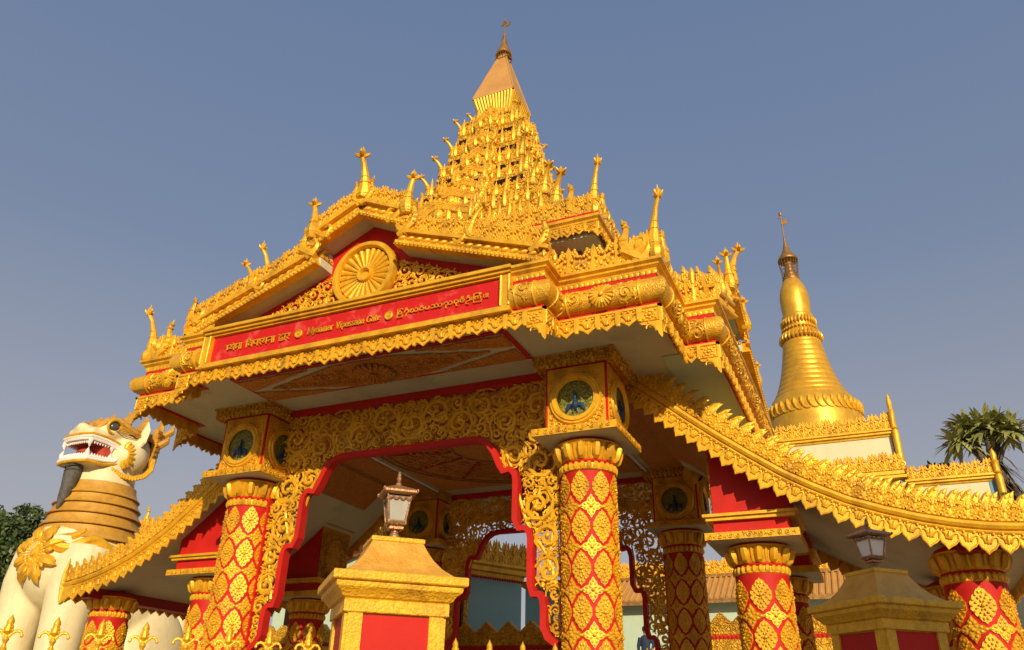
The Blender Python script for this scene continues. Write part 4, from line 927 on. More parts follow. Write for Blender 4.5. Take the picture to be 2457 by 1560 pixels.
# ================================================================== LION STATUE
LX, LY = -11.03, .30
LION = thing('lion_statue', 'huge cream guardian lion statue with open jaws, gold mane rings and a gold chest rosette', 'statue', (LX, LY, 0))
def L_(l, f, z): return (l, -f, z)
def LP(P): return np.array([L_(*p) for p in P])
b = MB()
def eb(l, f, z, rl, rf, rz, rot=None): b.ball(L_(l, f, z), (rl, rf, rz), 28, 18, rot)
eb(0, .12, 4.72, 1.20, 1.24, 1.20); eb(0, -.3, 4.9, 1.0, 1.1, 1.1); b.tube(LP([(0, 0, 5.1), (0, .0, 5.9), (0, .02, 6.6), (0, .02, 7.2)]), [1.02, .88, .76, .7], 28)
eb(0, -1.15, 3.9, 1.05, 1.35, 1.15); eb(0, -2.0, 3.0, 1.1, 1.2, 1.2)
for sx in (-1, 1):
    eb(sx * .78, -1.9, 2.7, .5, 1.05, 1.35); b.tube(LP([(sx * .95, -1.2, 2.1), (sx * .98, -.6, 1.4), (sx * .98, -.35, 1.25)]), [.45, .34, .3], 16); eb(sx * .98, -.2, 1.18, .34, .5, .22)
    b.tube(LP([(sx * .70, .45, 4.9), (sx * .76, .60, 4.2), (sx * .78, .66, 3.3), (sx * .78, .68, 2.2), (sx * .78, .72, 1.5), (sx * .78, .74, 1.2)]), [.68, .60, .49, .42, .40, .43], 20)
    eb(sx * .78, .95, 1.2, .40, .48, .24)
    for q in (-.22, 0, .22): eb(sx * .78 + q, 1.32, 1.14, .12, .2, .16)
eb(0, -.22, 7.55, .80, .80, .74); eb(0, -.2, 7.25, .72, .55, .55); eb(0, .22, 7.85, .62, .5, .36)
# jaws
def jaw(z0, z1, f1, w0, w1, dz=0.0):
    P = [(-w0, .0), (w0, .0), (w1, f1), (w1 * .8, f1 + .06), (-w1 * .8, f1 + .06), (-w1, f1)]
    b.prism(P, lambda V: np.c_[V[:, 0], -V[:, 1], V[:, 2] + dz * V[:, 1]], z0, z1)
jaw(7.62, 7.88, 1.0, .58, .44); jaw(6.98, 7.16, 1.0, .58, .44)
eb(0, .62, 7.86, .36, .5, .16); eb(0, .98, 7.93, .17, .14, .12); eb(-.15, 1.0, 7.86, .11, .1, .1); eb(.15, 1.0, 7.86, .11, .1, .1)
for sx in (-1, 1): eb(sx * .40, .42, 7.92, .26, .34, .22); eb(sx * .46, -.12, 7.42, .46, .52, .50)
b.tube(LP([(0, -3.0, 2.6), (.1, -3.4, 3.4), (.1, -3.3, 4.4), (.0, -2.9, 5.0)]), [.22, .2, .2, .3], 12)
b.box((0, .9, 1.05), (3.0, 5.2, .2))
body = blob(b, .055, 5, 'body'); link('body', body, 'lion', LION)
s = MB(); s.box((0, .9, .5), (3.4, 5.6, 1.0)); s.box((0, .9, .12), (3.7, 5.9, .24)); s.box((0, .9, 1.0), (3.6, 5.8, .08)); s.build('pedestal', 'cream', LION, 0)
loop = [(-.46, .99, 7.60), (-.2, 1.05, 7.60), (.2, 1.05, 7.60), (.46, .99, 7.60), (.53, .6, 7.58), (.59, .35, 7.52), (.63, .22, 7.36), (.59, .35, 7.2), (.53, .6, 7.16), (.46, .99, 7.13), (.2, 1.05, 7.13), (-.2, 1.05, 7.13), (-.46, .99, 7.13), (-.53, .6, 7.16), (-.59, .35, 7.2), (-.63, .22, 7.36), (-.59, .35, 7.52), (-.53, .6, 7.58), (-.46, .99, 7.60)]
s = MB(); s.tube(LP(loop), .055, 8); s.tube(LP([(l * 1.06, f * 1.03, z + (.05 if z > 7.36 else -.05)) for l, f, z in loop]), .04, 8); s.build('lips', 'white', LION)
s = MB()
for zz, g_ in ((7.70, 1), (7.02, -1)):
    P = [(-.62, .25, zz - .06 * g_), (-.56, .6, zz), (-.48, 1.02, zz), (-.2, 1.09, zz), (.2, 1.09, zz), (.48, 1.02, zz), (.56, .6, zz), (.63, .25, zz - .10 * g_)]
    s.tube(LP(P), .045, 8)
s.build('lip_trim', 'gold', LION)
s = MB(); s.box((0, -.36, 7.38), (1.0, .50, .42)); s.box((0, -.62, 7.595), (.88, .72, .03)); s.box((0, -.62, 7.175), (.86, .7, .03)); s.build('mouth_lining', 'mouth', LION, 0)
s = MB(); s.tube(LP([(0, .3, 7.24), (0, .6, 7.30), (0, .8, 7.36), (0, .92, 7.33)]), [.2, .22, .19, .05], 10, NZ, .45); s.build('tongue', 'mouth', LION)
for zz, dn, nm in ((7.57, -1, 'upper_teeth'), (7.16, 1, 'lower_teeth')):
    s = MB(); rim_ = [(-.56, .4), (-.5, .7), (-.45, .98), (-.2, 1.03), (.2, 1.03), (.45, .98), (.5, .7), (.56, .4)]
    rr_ = np.array(rim_); dd_ = np.r_[0, np.cumsum(np.linalg.norm(np.diff(rr_, axis=0), axis=1))]
    for q in np.linspace(0, dd_[-1], 30):
        l = np.interp(q, dd_, rr_[:, 0]); f = np.interp(q, dd_, rr_[:, 1]); k = .09
        s.tube([L_(l * .97, f * .98, zz), L_(l * .97, f * .98, zz + dn * k * .6), L_(l * .97, f * .98, zz + dn * k)], [.034, .028, .008], 6)
    for l, f in ((-.45, .99), (.45, .99), (.55, .42), (-.55, .42)): s.tube([L_(l, f, zz), L_(l, f + .02, zz + dn * .1), L_(l * .97, f, zz + dn * .2)], [.06, .05, .006], 7)
    s.build(nm, 'white', LION)
for sx in (-1, 1):
    s = MB(); s.ball(L_(sx * .55, .55, 8.0), (.12, .15, .13), 14, 10); s.build('eye', 'eye', LION)
    s = MB(); s.tube(LP([(sx * (.60 + .02 * math.sin(q)), .55 + .2 * math.cos(q), 8.0 + .17 * math.sin(q)) for q in np.linspace(0, 2 * PI, 25)]), .035, 6); s.build('eye_rim', 'gold', LION)
    s = MB(); s.tube(LP([(sx * .70, -.12, 7.62), (sx * .86, -.12, 7.82), (sx * .92, -.14, 8.08), (sx * .86, -.18, 8.36)]), [.10, .17, .14, .01], 10, (0, 1, 0), .45); s.build('ear', 'lion', LION)
    s = MB()
    for i in range(8):
        a = R(70) - R(140) * i / 7; c_ = np.array([sx * (.74 + .10 * math.cos(a)), .26 - .20 * math.cos(a), 7.36 + .26 * math.sin(a)]); s.tube(LP([c_ + [0, .10 * math.cos(a), -.10 * math.sin(a)], c_, c_ + [sx * .03, -.10 * math.cos(a), .11 * math.sin(a)]]), [.05, .075, .04], 7)
    s.build('cheek_leaf', 'gold', LION)
    s = MB(); P = np.array([(.58, .34, 7.0), (.70, .12, 6.86), (.82, -.15, 6.84), (.90, -.40, 6.97), (.90, -.56, 7.18), (.84, -.62, 7.45)]); Q = np.array([[np.interp(q, np.linspace(0, 1, 6), P[:, k]) for k in range(3)] for q in np.linspace(0, 1, 22)]) * [sx, 1, 1]
    s.tube(LP(Q), .062, 8)
    for p in Q[::1]: s.ball(L_(*(p + [sx * .04, 0, -.03])), (.045, .045, .055), 6, 4)
    s.build('jaw_band', 'gold', LION)
# gold helmet and horns
s = MB(); t = MB(); ph = np.linspace(R(30), R(90), 10); pr = np.c_[np.cos(ph), np.sin(ph)]; pr[-1, 0] = .01; t.lathe(pr, 36)
s.inst(t, lambda P: np.c_[P[:, 0] * .87, -(-.13 + P[:, 1] * .93), 7.86 + P[:, 2] * .40])
for k in range(7):
    zz = 7.90 + k * .05; r_ = math.sqrt(max(.02, 1 - ((zz - 7.86) / .40) ** 2)); s.tube([(.88 * r_ * math.cos(q), .13 + .94 * r_ * math.sin(q), zz) for q in np.linspace(0, 2 * PI, 37)], .018, 4)
for sx in (-1, 1): s.tube(LP([(sx * .25, .78, 7.95), (sx * .42, .66, 8.16), (sx * .58, .4, 8.2), (sx * .74, .1, 8.02), (sx * .8, -.2, 7.85)]), [.05, .09, .09, .08, .05], 8)
HEL = s.build('gold_mane', 'lion_gold', LION)
for (f, z, h, w_) in ((.46, 8.12, .30, .5), (.05, 8.22, .42, .64), (-.46, 8.2, .48, .68), (-.98, 7.9, .95, .70)):
    s = MB()
    for l_ in (-1, 1):
        P = LP([(l_ * w_ * .6, f + .1, z - .12), (l_ * w_ * .55, f, z + h * .4), (l_ * w_ * .45, f - .10, z + h * .8), (l_ * w_ * .42, f - .06, z + h * 1.05)]); s.tube(P, [.22, .18, .09, .008], 8, (0, 1, 0), .55)
    s.tube(LP([(-w_ * .55, f, z - .05), (0, f + .06, z + .02), (w_ * .55, f, z - .05)]), [.13, .15, .13], 8)
    s.build('mane_horn', 'lion_gold', HEL)
s = MB()
for k in range(9):
    zz = 7.25 + k * .125; w_ = .62 + .12 * math.sin(k / 8 * PI * .8); s.tube(LP([(w_ * math.sin(q), -.62 - .42 * math.cos(q), zz + .06 * math.cos(q)) for q in np.linspace(-PI / 2, PI / 2, 15)]), .085, 7)
for sx in (-1, 1):
    for k in (2, 3): s.tube(LP([(sx * .80, -.50 - .1 * k, 7.25 + .3 * k), (sx * .88, -.66 - .1 * k, 7.42 + .3 * k), (sx * .86, -.80 - .08 * k, 7.66 + .3 * k)]), [.10, .09, .008], 7)
s.build('back_mane', 'lion_gold', HEL)
s = MB(); s.tube(LP([(0, .86, 7.0), (0, .92, 6.72), (0, .93, 6.42), (0, .98, 6.15), (0, 1.05, 5.88)]), [.17, .19, .16, .12, .03], 12)
for i in range(9): s.tube(LP([(.19 * math.cos(q) * (1 - i * .06), .92 + .19 * math.sin(q) * (1 - i * .06), 6.92 - i * .1 + .03 * math.cos(q)) for q in np.linspace(0, 2 * PI, 15)]), .02, 4)
s.build('beard', 'beard', LION)
for i, (zb, ro) in enumerate(((6.34, .88), (6.09, .96), (5.83, 1.03), (5.55, 1.10), (5.22, 1.18))):
    s = MB(); s.lathe([(ro - .24, zb + .33), (ro - .10, zb + .31), (ro - .085, zb + .22), (ro - .05, zb + .12), (ro + .01, zb + .04), (ro + .045, zb), (ro + .03, zb - .015), (ro - .05, zb + .0), (ro - .3, zb + .02)], 48, L_(0, -.02, 0), 1, 1.02, False); s.build('neck_ring', 'lion_gold', LION, 40)
s = MB(); KR = .84; f = fr(L_(.06, 1.30, 4.80), (KR, 0, 0), (0, .10 * KR, .99 * KR), (0, -KR, .08 * KR)); s.inst(MB().lathe([(.40, -.25), (.40, .0), (.34, .05), (.31, .02), (.12, .06), (.10, .1), (.001, .12)], 32), f)
for ring, n_, r_, ln, wd_, off in ((0, 24, .35, .06, .035, 0), (1, 20, .22, .09, .03, 0), (1, 16, .50, .16, .075, .1), (2, 8, .58, .22, .16, R(22))):
    for i in range(n_):
        a = 2 * PI * i / n_ + off; s.inst(MB().ball((0, 0, 0), (ln, wd_, .05), 8, 5, Euler((0, 0, a))), lambda P: f(P + [r_ * math.cos(a), r_ * math.sin(a), .02 if ring < 2 else -.07 - .05 * abs(math.cos(a))]))
        if ring == 2: s.inst(MB().tube([(.40, 0, 0), (.60, 0, .02), (.74, 0, -.02), (.88, 0, -.1)], [.14, .15, .09, .005], 6), lambda P: f(np.c_[P[:, 0] * math.cos(a) - P[:, 1] * math.sin(a), P[:, 0] * math.sin(a) + P[:, 1] * math.cos(a), P[:, 2] - .05]))
s.build('chest_rosette', 'gold', LION)
s = MB()
def onchest(a, z):
    k = math.sqrt(max(.05, 1 - ((z - 4.75) / 1.12) ** 2)); return np.array([1.17 * k * math.sin(a), -(.10 + 1.24 * k * math.cos(a)), z])
for sx in (-1, 1):
    s = MB(); A = np.linspace(R(28), R(112), 26); s.tube([onchest(sx * a, 4.98 + .10 * math.sin(a * 7) + .10 * (a - R(28))) for a in A], np.r_[np.linspace(.14, .09, 24), .05, .01], 8)
    for a0, z0, sg in ((40, 5.16, 1), (58, 4.98, -1), (75, 5.24, 1), (92, 5.12, -1), (104, 5.26, 1)):
        c_ = curl(0, 0, R(20), .85, 1 * sg, 12 * sg, 12); s.tube([onchest(sx * (R(a0) + p[0] * .75), z0 + p[1] * .9) * [1.02, 1.02, 1] for p in c_], np.linspace(.07, .035, 12), 6)
    s.build('scroll_band', 'gold', LION)

# ================================================================== STUPA
ST = thing('stupa', 'tall golden bell shaped stupa with ringed spire and metal crown behind the gate', 'stupa', (4.53, 46.82, 0))
s = MB(); s.lathe([(4.6, 2.8), (4.6, 14), (4.2, 14.2), (4.0, 17), (3.7, 19), (3.55, 20.5), (3.42, 22), (3.36, 22.9), (3.2, 23.3), (3.02, 23.6), (2.95, 23.75)], 64); s.build('bell', 'gold_leaf', ST)
s = MB(); z = 23.7; pr = []
zz = np.linspace(23.7, 28.6, 12); rr_ = np.interp(zz, [23.7, 24.4, 25.3, 26.3, 27.4, 28.6], [2.95, 2.5, 2.16, 1.88, 1.66, 1.46])
for i in range(11):
    h = zz[i + 1] - zz[i]; pr += [(rr_[i], zz[i]), (rr_[i] + .005, zz[i] + h * .15), ((rr_[i] + rr_[i + 1]) / 2 + .01, zz[i] + h * .6), (rr_[i + 1] + .035, zz[i] + h * .82), (rr_[i + 1] - .025, zz[i] + h * .94), (rr_[i + 1], zz[i + 1] - .005)]
s.lathe(pr, 56); s.build('ringed_spire', 'gold_leaf', ST, 50)
s = MB()
s.lathe([(1.46, 28.55), (1.50, 28.65), (1.46, 28.8), (1.32, 28.9), (1.36, 29.6), (1.24, 29.7), (1.2, 30.0), (1.16, 30.9), (1.2, 31.0), (1.2, 31.15), (1.1, 31.25)], 48)
for i in range(30):
    a = 2 * PI * i / 30; d = np.array([math.cos(a), math.sin(a)])
    s.tube([(d[0] * r_, d[1] * r_, z_) for r_, z_ in ((1.36, 29.66), (1.5, 29.4), (1.58, 29.05), (1.46, 28.85))], [.05, .13, .15, .05], 6); s.ball((d[0] * 1.3, d[1] * 1.3, 29.95), (.11, .11, .13), 6, 4)
    s.tube([(d[0] * r_, d[1] * r_, z_) for r_, z_ in ((1.2, 30.9), (1.3, 30.65), (1.3, 30.4), (1.22, 30.25))], [.04, .11, .11, .04], 6)
s.build('lotus_bands', 'gold_leaf', ST, 50)
s = MB(); s.lathe([(1.06, 31.2), (1.10, 31.6), (1.14, 32.2), (1.15, 32.8), (1.10, 33.3), (.98, 33.8), (.82, 34.2), (.68, 34.55), (.62, 34.7)], 48); s.build('banana_bud', 'gold_leaf', ST)
s = MB(); s.lathe([(.68, 34.6), (.70, 34.75), (.58, 34.85), (.62, 35.0), (.5, 35.1), (.52, 35.3), (.36, 35.5), (.34, 36.3), (.3, 36.4), (.78, 36.55), (.80, 36.7), (.66, 36.95), (.44, 37.3), (.27, 37.7), (.17, 38.1), (.09, 38.6), (.05, 39.5), (.05, 41.4), (.005, 41.6)], 24)
for zz_ in (36.55, 36.2, 35.9, 35.6, 35.3): s.tube([((.8 - (36.55 - zz_) * .12) * math.cos(q), (.8 - (36.55 - zz_) * .12) * math.sin(q), zz_) for q in np.linspace(0, 2 * PI, 25)], .02, 4)
for i in range(20):
    a = i * PI / 10; s.tube([(.8 * math.cos(a), .8 * math.sin(a), 36.55), (.65 * math.cos(a), .65 * math.sin(a), 35.3), (.62 * math.cos(a + .1), .62 * math.sin(a + .1), 34.8)], .016, 4)
s.prism([(.04, 40.2), (.55, 40.35), (.4, 40.5), (.6, 40.65), (.04, 40.7)], lambda V: np.c_[V[:, 0], V[:, 2], V[:, 1]], -.02, .02); s.ball((0, 0, 41.35), (.14, .14, .25), 8, 6); s.ball((-.12, 0, 41.0), (.16, .05, .08), 6, 4)
s.build('umbrella_crown', 'gold_old', ST)
s = MB()
for i in range(40):
    a = 2 * PI * i / 40; s.ball((3.40 * math.cos(a), 3.40 * math.sin(a), 22.9), (.16, .16, .35), 6, 4)
    c_ = curl(0, 0, R(-90), 1.1, .3, 5, 8); s.tube([((3.42 + .03) * math.cos(a + p[0] * .3), (3.42 + .03) * math.sin(a + p[0] * .3), 22.9 + p[1]) for p in c_], np.linspace(.09, .04, 8), 5)
s.build('bell_scrolls', 'gold', ST)

# ================================================================== HALLS BEHIND
def hall(name, label, cat, x0, x1, y0, y1, ztop, wall, crest=.55, unit=.42, band=.25, post=0.0, z0=2.85, rail=True):
    H = thing(name, label, cat, ((x0 + x1) / 2, y0, z0)); o = np.array([(x0 + x1) / 2, y0, z0])
    w_ = x1 - x0; d_ = y1 - y0
    s = MB(); s.box((0, d_ / 2, (ztop - z0) / 2), (w_, d_, ztop - z0)); s.build('wall', wall, H, 0)
    pl_ = [(-w_ / 2, 0), (w_ / 2, 0), (w_ / 2, d_), (-w_ / 2, d_)]; zt = ztop - z0
    s = MB(); s.mold(pl_, [(-.1, zt - band), (.04, zt - band), (.06, zt - band * .6), (.14, zt - band * .5), (.14, zt - band * .15), (.22, zt), (.22, zt + .06), (-.1, zt + .06)]); s.build('cornice', 'gold', H, 30)
    s = MB()
    for a, b_, n_ in (((-w_ / 2 - .1, -.1), (w_ / 2 + .1, -.1), (0, -1, 0)), ((w_ / 2 + .1, -.1), (w_ / 2 + .1, d_), (1, 0, 0)), ((-w_ / 2 - .1, d_), (-w_ / 2 - .1, -.1), (-1, 0, 0))): run(s, CRB, (*a, zt + .05), (*b_, zt + .05), unit, crest, n_)
    s.build('roof_crest', 'gold', H)
    if post:
        s = MB(); s.lathe([(.12, zt - 2.0), (.13, zt - .1), (.10, zt), (.15, zt + .06), (.10, zt + .12), (.11, zt + post * .45), (.13, zt + post * .5), (.08, zt + post * .55), (.10, zt + post * .75), (.06, zt + post * .9), (.005, zt + post)], 10, (w_ / 2 + .16, -.16, 0)); s.build('corner_post', 'gold', H)
    return H
h1 = hall('stepped_terrace', 'tall cream terrace wall with gold crest and corner spire below the stupa', 'building', 2.2, 8.05, 18.9, 34, 11.9, 'cream', .50, .42, .2, 1.5)
s = MB(); s.box((2.99, .3, 8.2), (.12, .5, 1.7)); s.build('blue_trim', 'blue', h1, 0)
s = MB(); s.box((0, -.15, 7.34), (6.2, .6, .16)); s.box((0, -.30, 7.15), (6.3, .5, .10)); s.build('ledge', 'gold', h1, 0)
s = MB(); run(s, CRB, (-3.0, -.45, 7.42), (3.1, -.45, 7.42), .42, .5, (0, -1, 0)); s.build('ledge_crest', 'gold', h1)
h2 = hall('low_terrace', 'lower cream terrace wall with gold crest and small corner post right of the tall one', 'building', 8.4, 11.0, 18.5, 30, 9.75, 'cream', .42, .36, .18, .95)
s = MB(); s.box((1.25, -.012, 6.55), (.22, .02, .7)); s.build('blue_trim', 'blue', h2, 0)
h3 = hall('prayer_hall', 'shaded teal hall with gold crested eave seen through the back arch', 'building', -6.03, -1.63, 6.09, 7.3, 5.45, 'teal', .50, .30, .33); h3.rotation_euler = (0, 0, R(60.5))
s = MB()
for i in range(52): s.ball((-2.15 + i * .083, -.17, 2.24), (.04, .04, .045), 6, 4)
s.build('bead_trim', 'red', h3)
s = MB(); s.box((-.25, -.03, .9), (.8, .1, 1.9)); s.build('window', 'dark', h3, 0)
s = MB()
for dx in (-.47, .47): s.box((-.25 + dx, -.08, .9), (.14, .2, 1.95))
s.box((-.25, -.08, 1.92), (1.2, .2, .14)); run(s, CR, (-.85, -.12, 1.98), (.35, -.12, 1.98), .15, .18, (0, -1, 0)); s.build('window_frame', 'goldc', h3, 30)
h4 = hall('annex', 'plain low teal annex wall to the right of the prayer hall', 'building', -3.3, -1.3, 9.6, 12, 5.3, 'teal', .0001, 2, .1)
GH = thing('gabled_hall', 'pale mint hall under a steep gold crested gable behind the left wing', 'building', (-12.6, 14.2, 2.85))
s = MB(); s.box((0, 3, 1.8), (8.2, 6, 3.6)); s.prism([(-3.9, 3.6), (3.6, 3.6), (1.8, 5.3)], lambda V: np.c_[V[:, 0], V[:, 2], V[:, 1]], .1, 5.9); s.build('wall', 'mint_pale', GH, 0)
s = MB()
for a, b_ in (((-4.4, 3.3), (1.8, 5.4)), ((1.8, 5.4), (4.0, 3.3))):
    P = [(a[0], a[1]), (b_[0], b_[1]), (b_[0], b_[1] + .2), (a[0], a[1] + .2)]; s.prism(P, lambda V: np.c_[V[:, 0], V[:, 2], V[:, 1]], -.5, 6.2)
s.build('roof', 'red', GH, 0)
s = MB(); run(s, CRB, (-4.4, -.45, 3.5), (1.8, -.45, 5.6), .42, .72, (0, -1, 0)); run(s, CRB, (1.8, -.45, 5.6), (4.0, -.45, 3.5), .42, .72, (0, -1, 0)); s.build('gable_crest', 'gold', GH)
s = MB(); s.box((-2.9, -.03, 1.7), (1.1, .08, 2.2)); s.build('door', 'dark', GH, 0)
MH = thing('low_hall', 'low pale mint hall with an orange gold tiled roof behind the right columns', 'building', (2.6, 16.5, 2.85))
s = MB(); s.box((0, 1.1, 1.5), (11.6, 2.1, 3.0)); s.build('wall', 'mint_pale', MH, 0)
s = MB(); s.prism([(-.5, 2.75), (1.2, 3.75), (2.4, 3.0), (2.4, 2.85), (1.2, 3.55), (-.5, 2.6)], lambda V: np.c_[V[:, 2], V[:, 0], V[:, 1]], -6.2, 6.2)
for i in range(60): s.tube([(-6.1 + i * .207, -.52, 2.77), (-6.1 + i * .207, 1.2, 3.78)], .05, 5)
s.build('roof', 'gold_dull', MH, 30)
s = MB(); s.box((0, 1.2, 3.79), (12.4, .25, .12)); s.box((0, -.52, 2.67), (12.4, .06, .14)); s.build('ridge', 'gold_old', MH, 0)
s = MB(); run(s, CRB, (-6.2, 1.2, 3.83), (6.2, 1.2, 3.83), .45, .45, (0, -1, 0)); s.build('ridge_crest', 'gold', MH)
s = MB()
for x in (-2.2, 1.2, 3.6): s.box((x, -.02, 1.2), (1.0, .06, 2.3))
s.build('door', 'dark', MH, 0)
SR = thing('shrine_roof', 'small gold crested shrine roof peeping over the left wing roof beside the lion neck', 'roof', (-15.2, 6.0, 2.85))
s = MB(); s.box((0, 1.5, 2.0), (2.4, 3, 4.0)); s.build('wall', 'mint_pale', SR, 0)
s = MB(); s.mold(ring_sq(1.3), [(-.4, 3.8), (0, 3.8), (.05, 3.9), (.05, 3.95), (-.9, 4.3)]); s.V[-1][:, 1] += 1.3; s.build('roof', 'gold', SR, 0)
s = MB(); run(s, CRB, (-1.3, 0, 3.95), (1.3, 0, 3.95), .3, .5, (0, -1, 0)); run(s, CRB, (1.3, 0, 3.95), (1.3, 2.6, 3.95), .3, .5, (1, 0, 0))
for x in (-.75, .55): put(s, NAGA, (x, .1, 4.2), .8, PI if x < 0 else 0, .9)
s.build('roof_crest', 'gold', SR)
# cusped parapets along the terrace edge
def parapet(label, x0, x1, y):
    P = thing('parapet_wall', label, 'wall', ((x0 + x1) / 2, y, 2.85), 'gold cusped parapets at the edge of the terrace'); w_ = x1 - x0
    s = MB(); s.box((0, 0, .34), (w_, .3, .68)); s.build('wall', 'goldc', P, 0)
    s = MB(); s.box((0, 0, .73), (w_ + .02, .34, .09))
    n = int(w_ / .1)
    for i in range(n): s.ball((-w_ / 2 + (i + .5) * w_ / n, -.17, .73), (.035, .03, .035), 5, 4)
    s.build('red_band', 'red', P, 30)
    s = MB(); n = max(1, int(w_ / .52))
    for i in range(n):
        c_ = -w_ / 2 + (i + .5) * w_ / n; k = w_ / n; s.prism([(c_ - k * .5, .78), (c_ + k * .5, .78), (c_ + k * .5, 1.04), (c_ + k * .38, 1.14), (c_ + k * .25, 1.2), (c_, 1.34), (c_ - k * .25, 1.2), (c_ - k * .38, 1.14), (c_ - k * .5, 1.04)], lambda V: np.c_[V[:, 0], V[:, 2], V[:, 1]], -.12, .12)
        s.inst(CR, fr((c_, -.12, .80), (k * .9, 0, 0), (0, 0, .32), (0, -.2, 0)))
    s.build('cusped_top', 'goldc', P, 30); return P
parapet('gold cusped parapet left of the gate opening, behind the left columns', -13.5, -5.6, 8.2); parapet('gold cusped parapet in the middle of the back arch below the teal wall', -3.9, -.35, 5.2).location.z = 2.42; parapet('gold cusped parapet between the right columns and the near pillar', 2.45, 8.5, 8.2)

# ================================================================== FENCE AND PILLARS
FA = R(47); FD = np.array([math.sin(FA), math.cos(FA)]); FN = np.array([math.cos(FA), -math.sin(FA)])     # along, towards the road
fz = -FA + PI / 2
def t_fleur():
    t = MB(); t.lathe([(.030, 0), (.034, .006), (.026, .014), (.022, .02), (.012, .034), (.011, .05), (.016, .062), (.022, .072), (.018, .082), (.014, .09)], 10)
    t.tube([(0, 0, .02), (0, 0, .05), (0, 0, .08), (0, 0, .11)], [.024, .010, .018, .026], 6, (0, 1, 0), .5)
    for s_ in (-1, 1):
        p = curl(.0, .07, R(62), .125, -2, -46, 10) * [s_, 1, 1]; t.tube(np.c_[p[:, 0], p[:, 2], p[:, 1]], np.linspace(.012, .007, 10), 6, (0, 1, 0), .9); t.ball((p[-1][0], 0, p[-1][1]), .011, 6, 5)
        p = curl(.0, .055, R(110), .05, 3, 40, 7) * [s_, 1, 1]; t.tube(np.c_[p[:, 0], p[:, 2], p[:, 1]], np.linspace(.008, .005, 7), 5, (0, 1, 0), .9)
        for q, z_ in ((.022, .118), (.017, .138), (.010, .158)): t.ball((s_ * q, -.004, z_), (.013, .013, .014), 6, 4)
    t.lathe([(.016, .10), (.03, .118), (.026, .14), (.020, .155), (.024, .168), (.019, .182), (.008, .198), (.001, .212)], 10); return t
FLEUR = t_fleur()
FLEUR.V = [v_ * np.array([.80, .9, .93]) for v_ in FLEUR.V]
def fence(label, s0, s1):
    F = thing('fence', label, 'fence', (3.58 + FD[0] * s0, -8.775 + FD[1] * s0, 0), 'fence panels between the lantern pillars', fz); Ln = s1 - s0
    s = MB(); s.box((Ln / 2, 0, 1.842), (Ln, .06, .035)); s.box((Ln / 2, 0, 1.70), (Ln, .04, .04)); s.box((Ln / 2, 0, .2), (Ln, .05, .05)); s.build('rail', 'cream', F, 0)
    n = int(Ln / .2265); bar0 = fin0 = None
    for i in range(n):
        x = Ln - (.13 + i * .2265) if s0 < 0 else .12 + i * .2265
        if bar0 is None:
            b_ = MB(); b_.tube([(0, 0, 0), (0, 0, 1.83)], .012, 8); bar0 = b_.build('bar', 'gold', F); bar0.location = (x, 0, 0); fin0 = MB().inst(FLEUR, ID).build('finial', 'gold', F); fin0.location = (x, 0, 1.86)
        else: dup(bar0, F, (x, 0, 0)); dup(fin0, F, (x, 0, 1.86))
    return F
fence('gold tipped fence running left from the sunlit pillar in front of the lion', -4.6, -.33); fence('gold tipped fence between the sunlit pillar and the shaded pillar', .33, 3.7)
def pillar(label, x, y, dz):
    P = thing('fence_pillar', label, 'pillar', (x, y, 0), None, fz); z = dz
    s = MB(); s.box((0, 0, (2.16 + z) / 2), (.56, .56, 2.16 + z)); s.build('body', 'gold_pillar', P, 0)
    for q in range(4):
        a = q * PI / 2; s = MB(); nn = np.array([math.sin(a), -math.cos(a)]); tt = np.array([math.cos(a), math.sin(a)])
        s.box((nn[0] * .281, nn[1] * .281, (.35 + 2.135 + z) / 2), (abs(tt[0]) * .40 + abs(nn[0]) * .012, abs(tt[1]) * .40 + abs(nn[1]) * .012, 1.78 + z)); s.build('red_panel', 'red', P, 0)
        s = MB()
        for e in (-1, 1):
            c_ = nn * .288 + tt * e * .243; s.box((c_[0], c_[1], (2.16 + z) / 2), (abs(tt[0]) * .088 + abs(nn[0]) * .03, abs(tt[1]) * .088 + abs(nn[1]) * .03, 2.16 + z))
        s.build('panel_frame', 'gold_pillar', P, 0)
    sq = ring_sq(1); s = MB(); s.mold(sq, [(-.9, 2.14 + z), (-.69, 2.14 + z), (-.685, 2.145 + z), (-.685, 2.21 + z), (-.69, 2.215 + z), (-.67, 2.225 + z), (-.655, 2.25 + z), (-.625, 2.275 + z), (-.62, 2.29 + z), (-.62, 2.305 + z), (-.60, 2.31 + z), (-.595, 2.316 + z), (-.595, 2.357 + z), (-.60, 2.362 + z), (-.9, 2.37 + z)]); s.build('cap_moulding', 'gold_pillar', P, 25)
    s = MB(); s.mold(sq, [(-.64, 2.362 + z), (-.67, 2.375 + z), (-.73, 2.42 + z), (-.78, 2.48 + z), (-.815, 2.54 + z), (-.84, 2.59 + z), (-1, 2.59 + z)]); s.build('cap_roof', 'gold_pillar_top', P, 30)
    s = MB(); s.mold(sq, [(-.86, 2.585 + z), (-.835, 2.585 + z), (-.83, 2.59 + z), (-.83, 2.612 + z), (-.84, 2.617 + z), (-1, 2.617 + z)]); s.build('cap_slab', 'gold_pillar', P, 20)
    return P
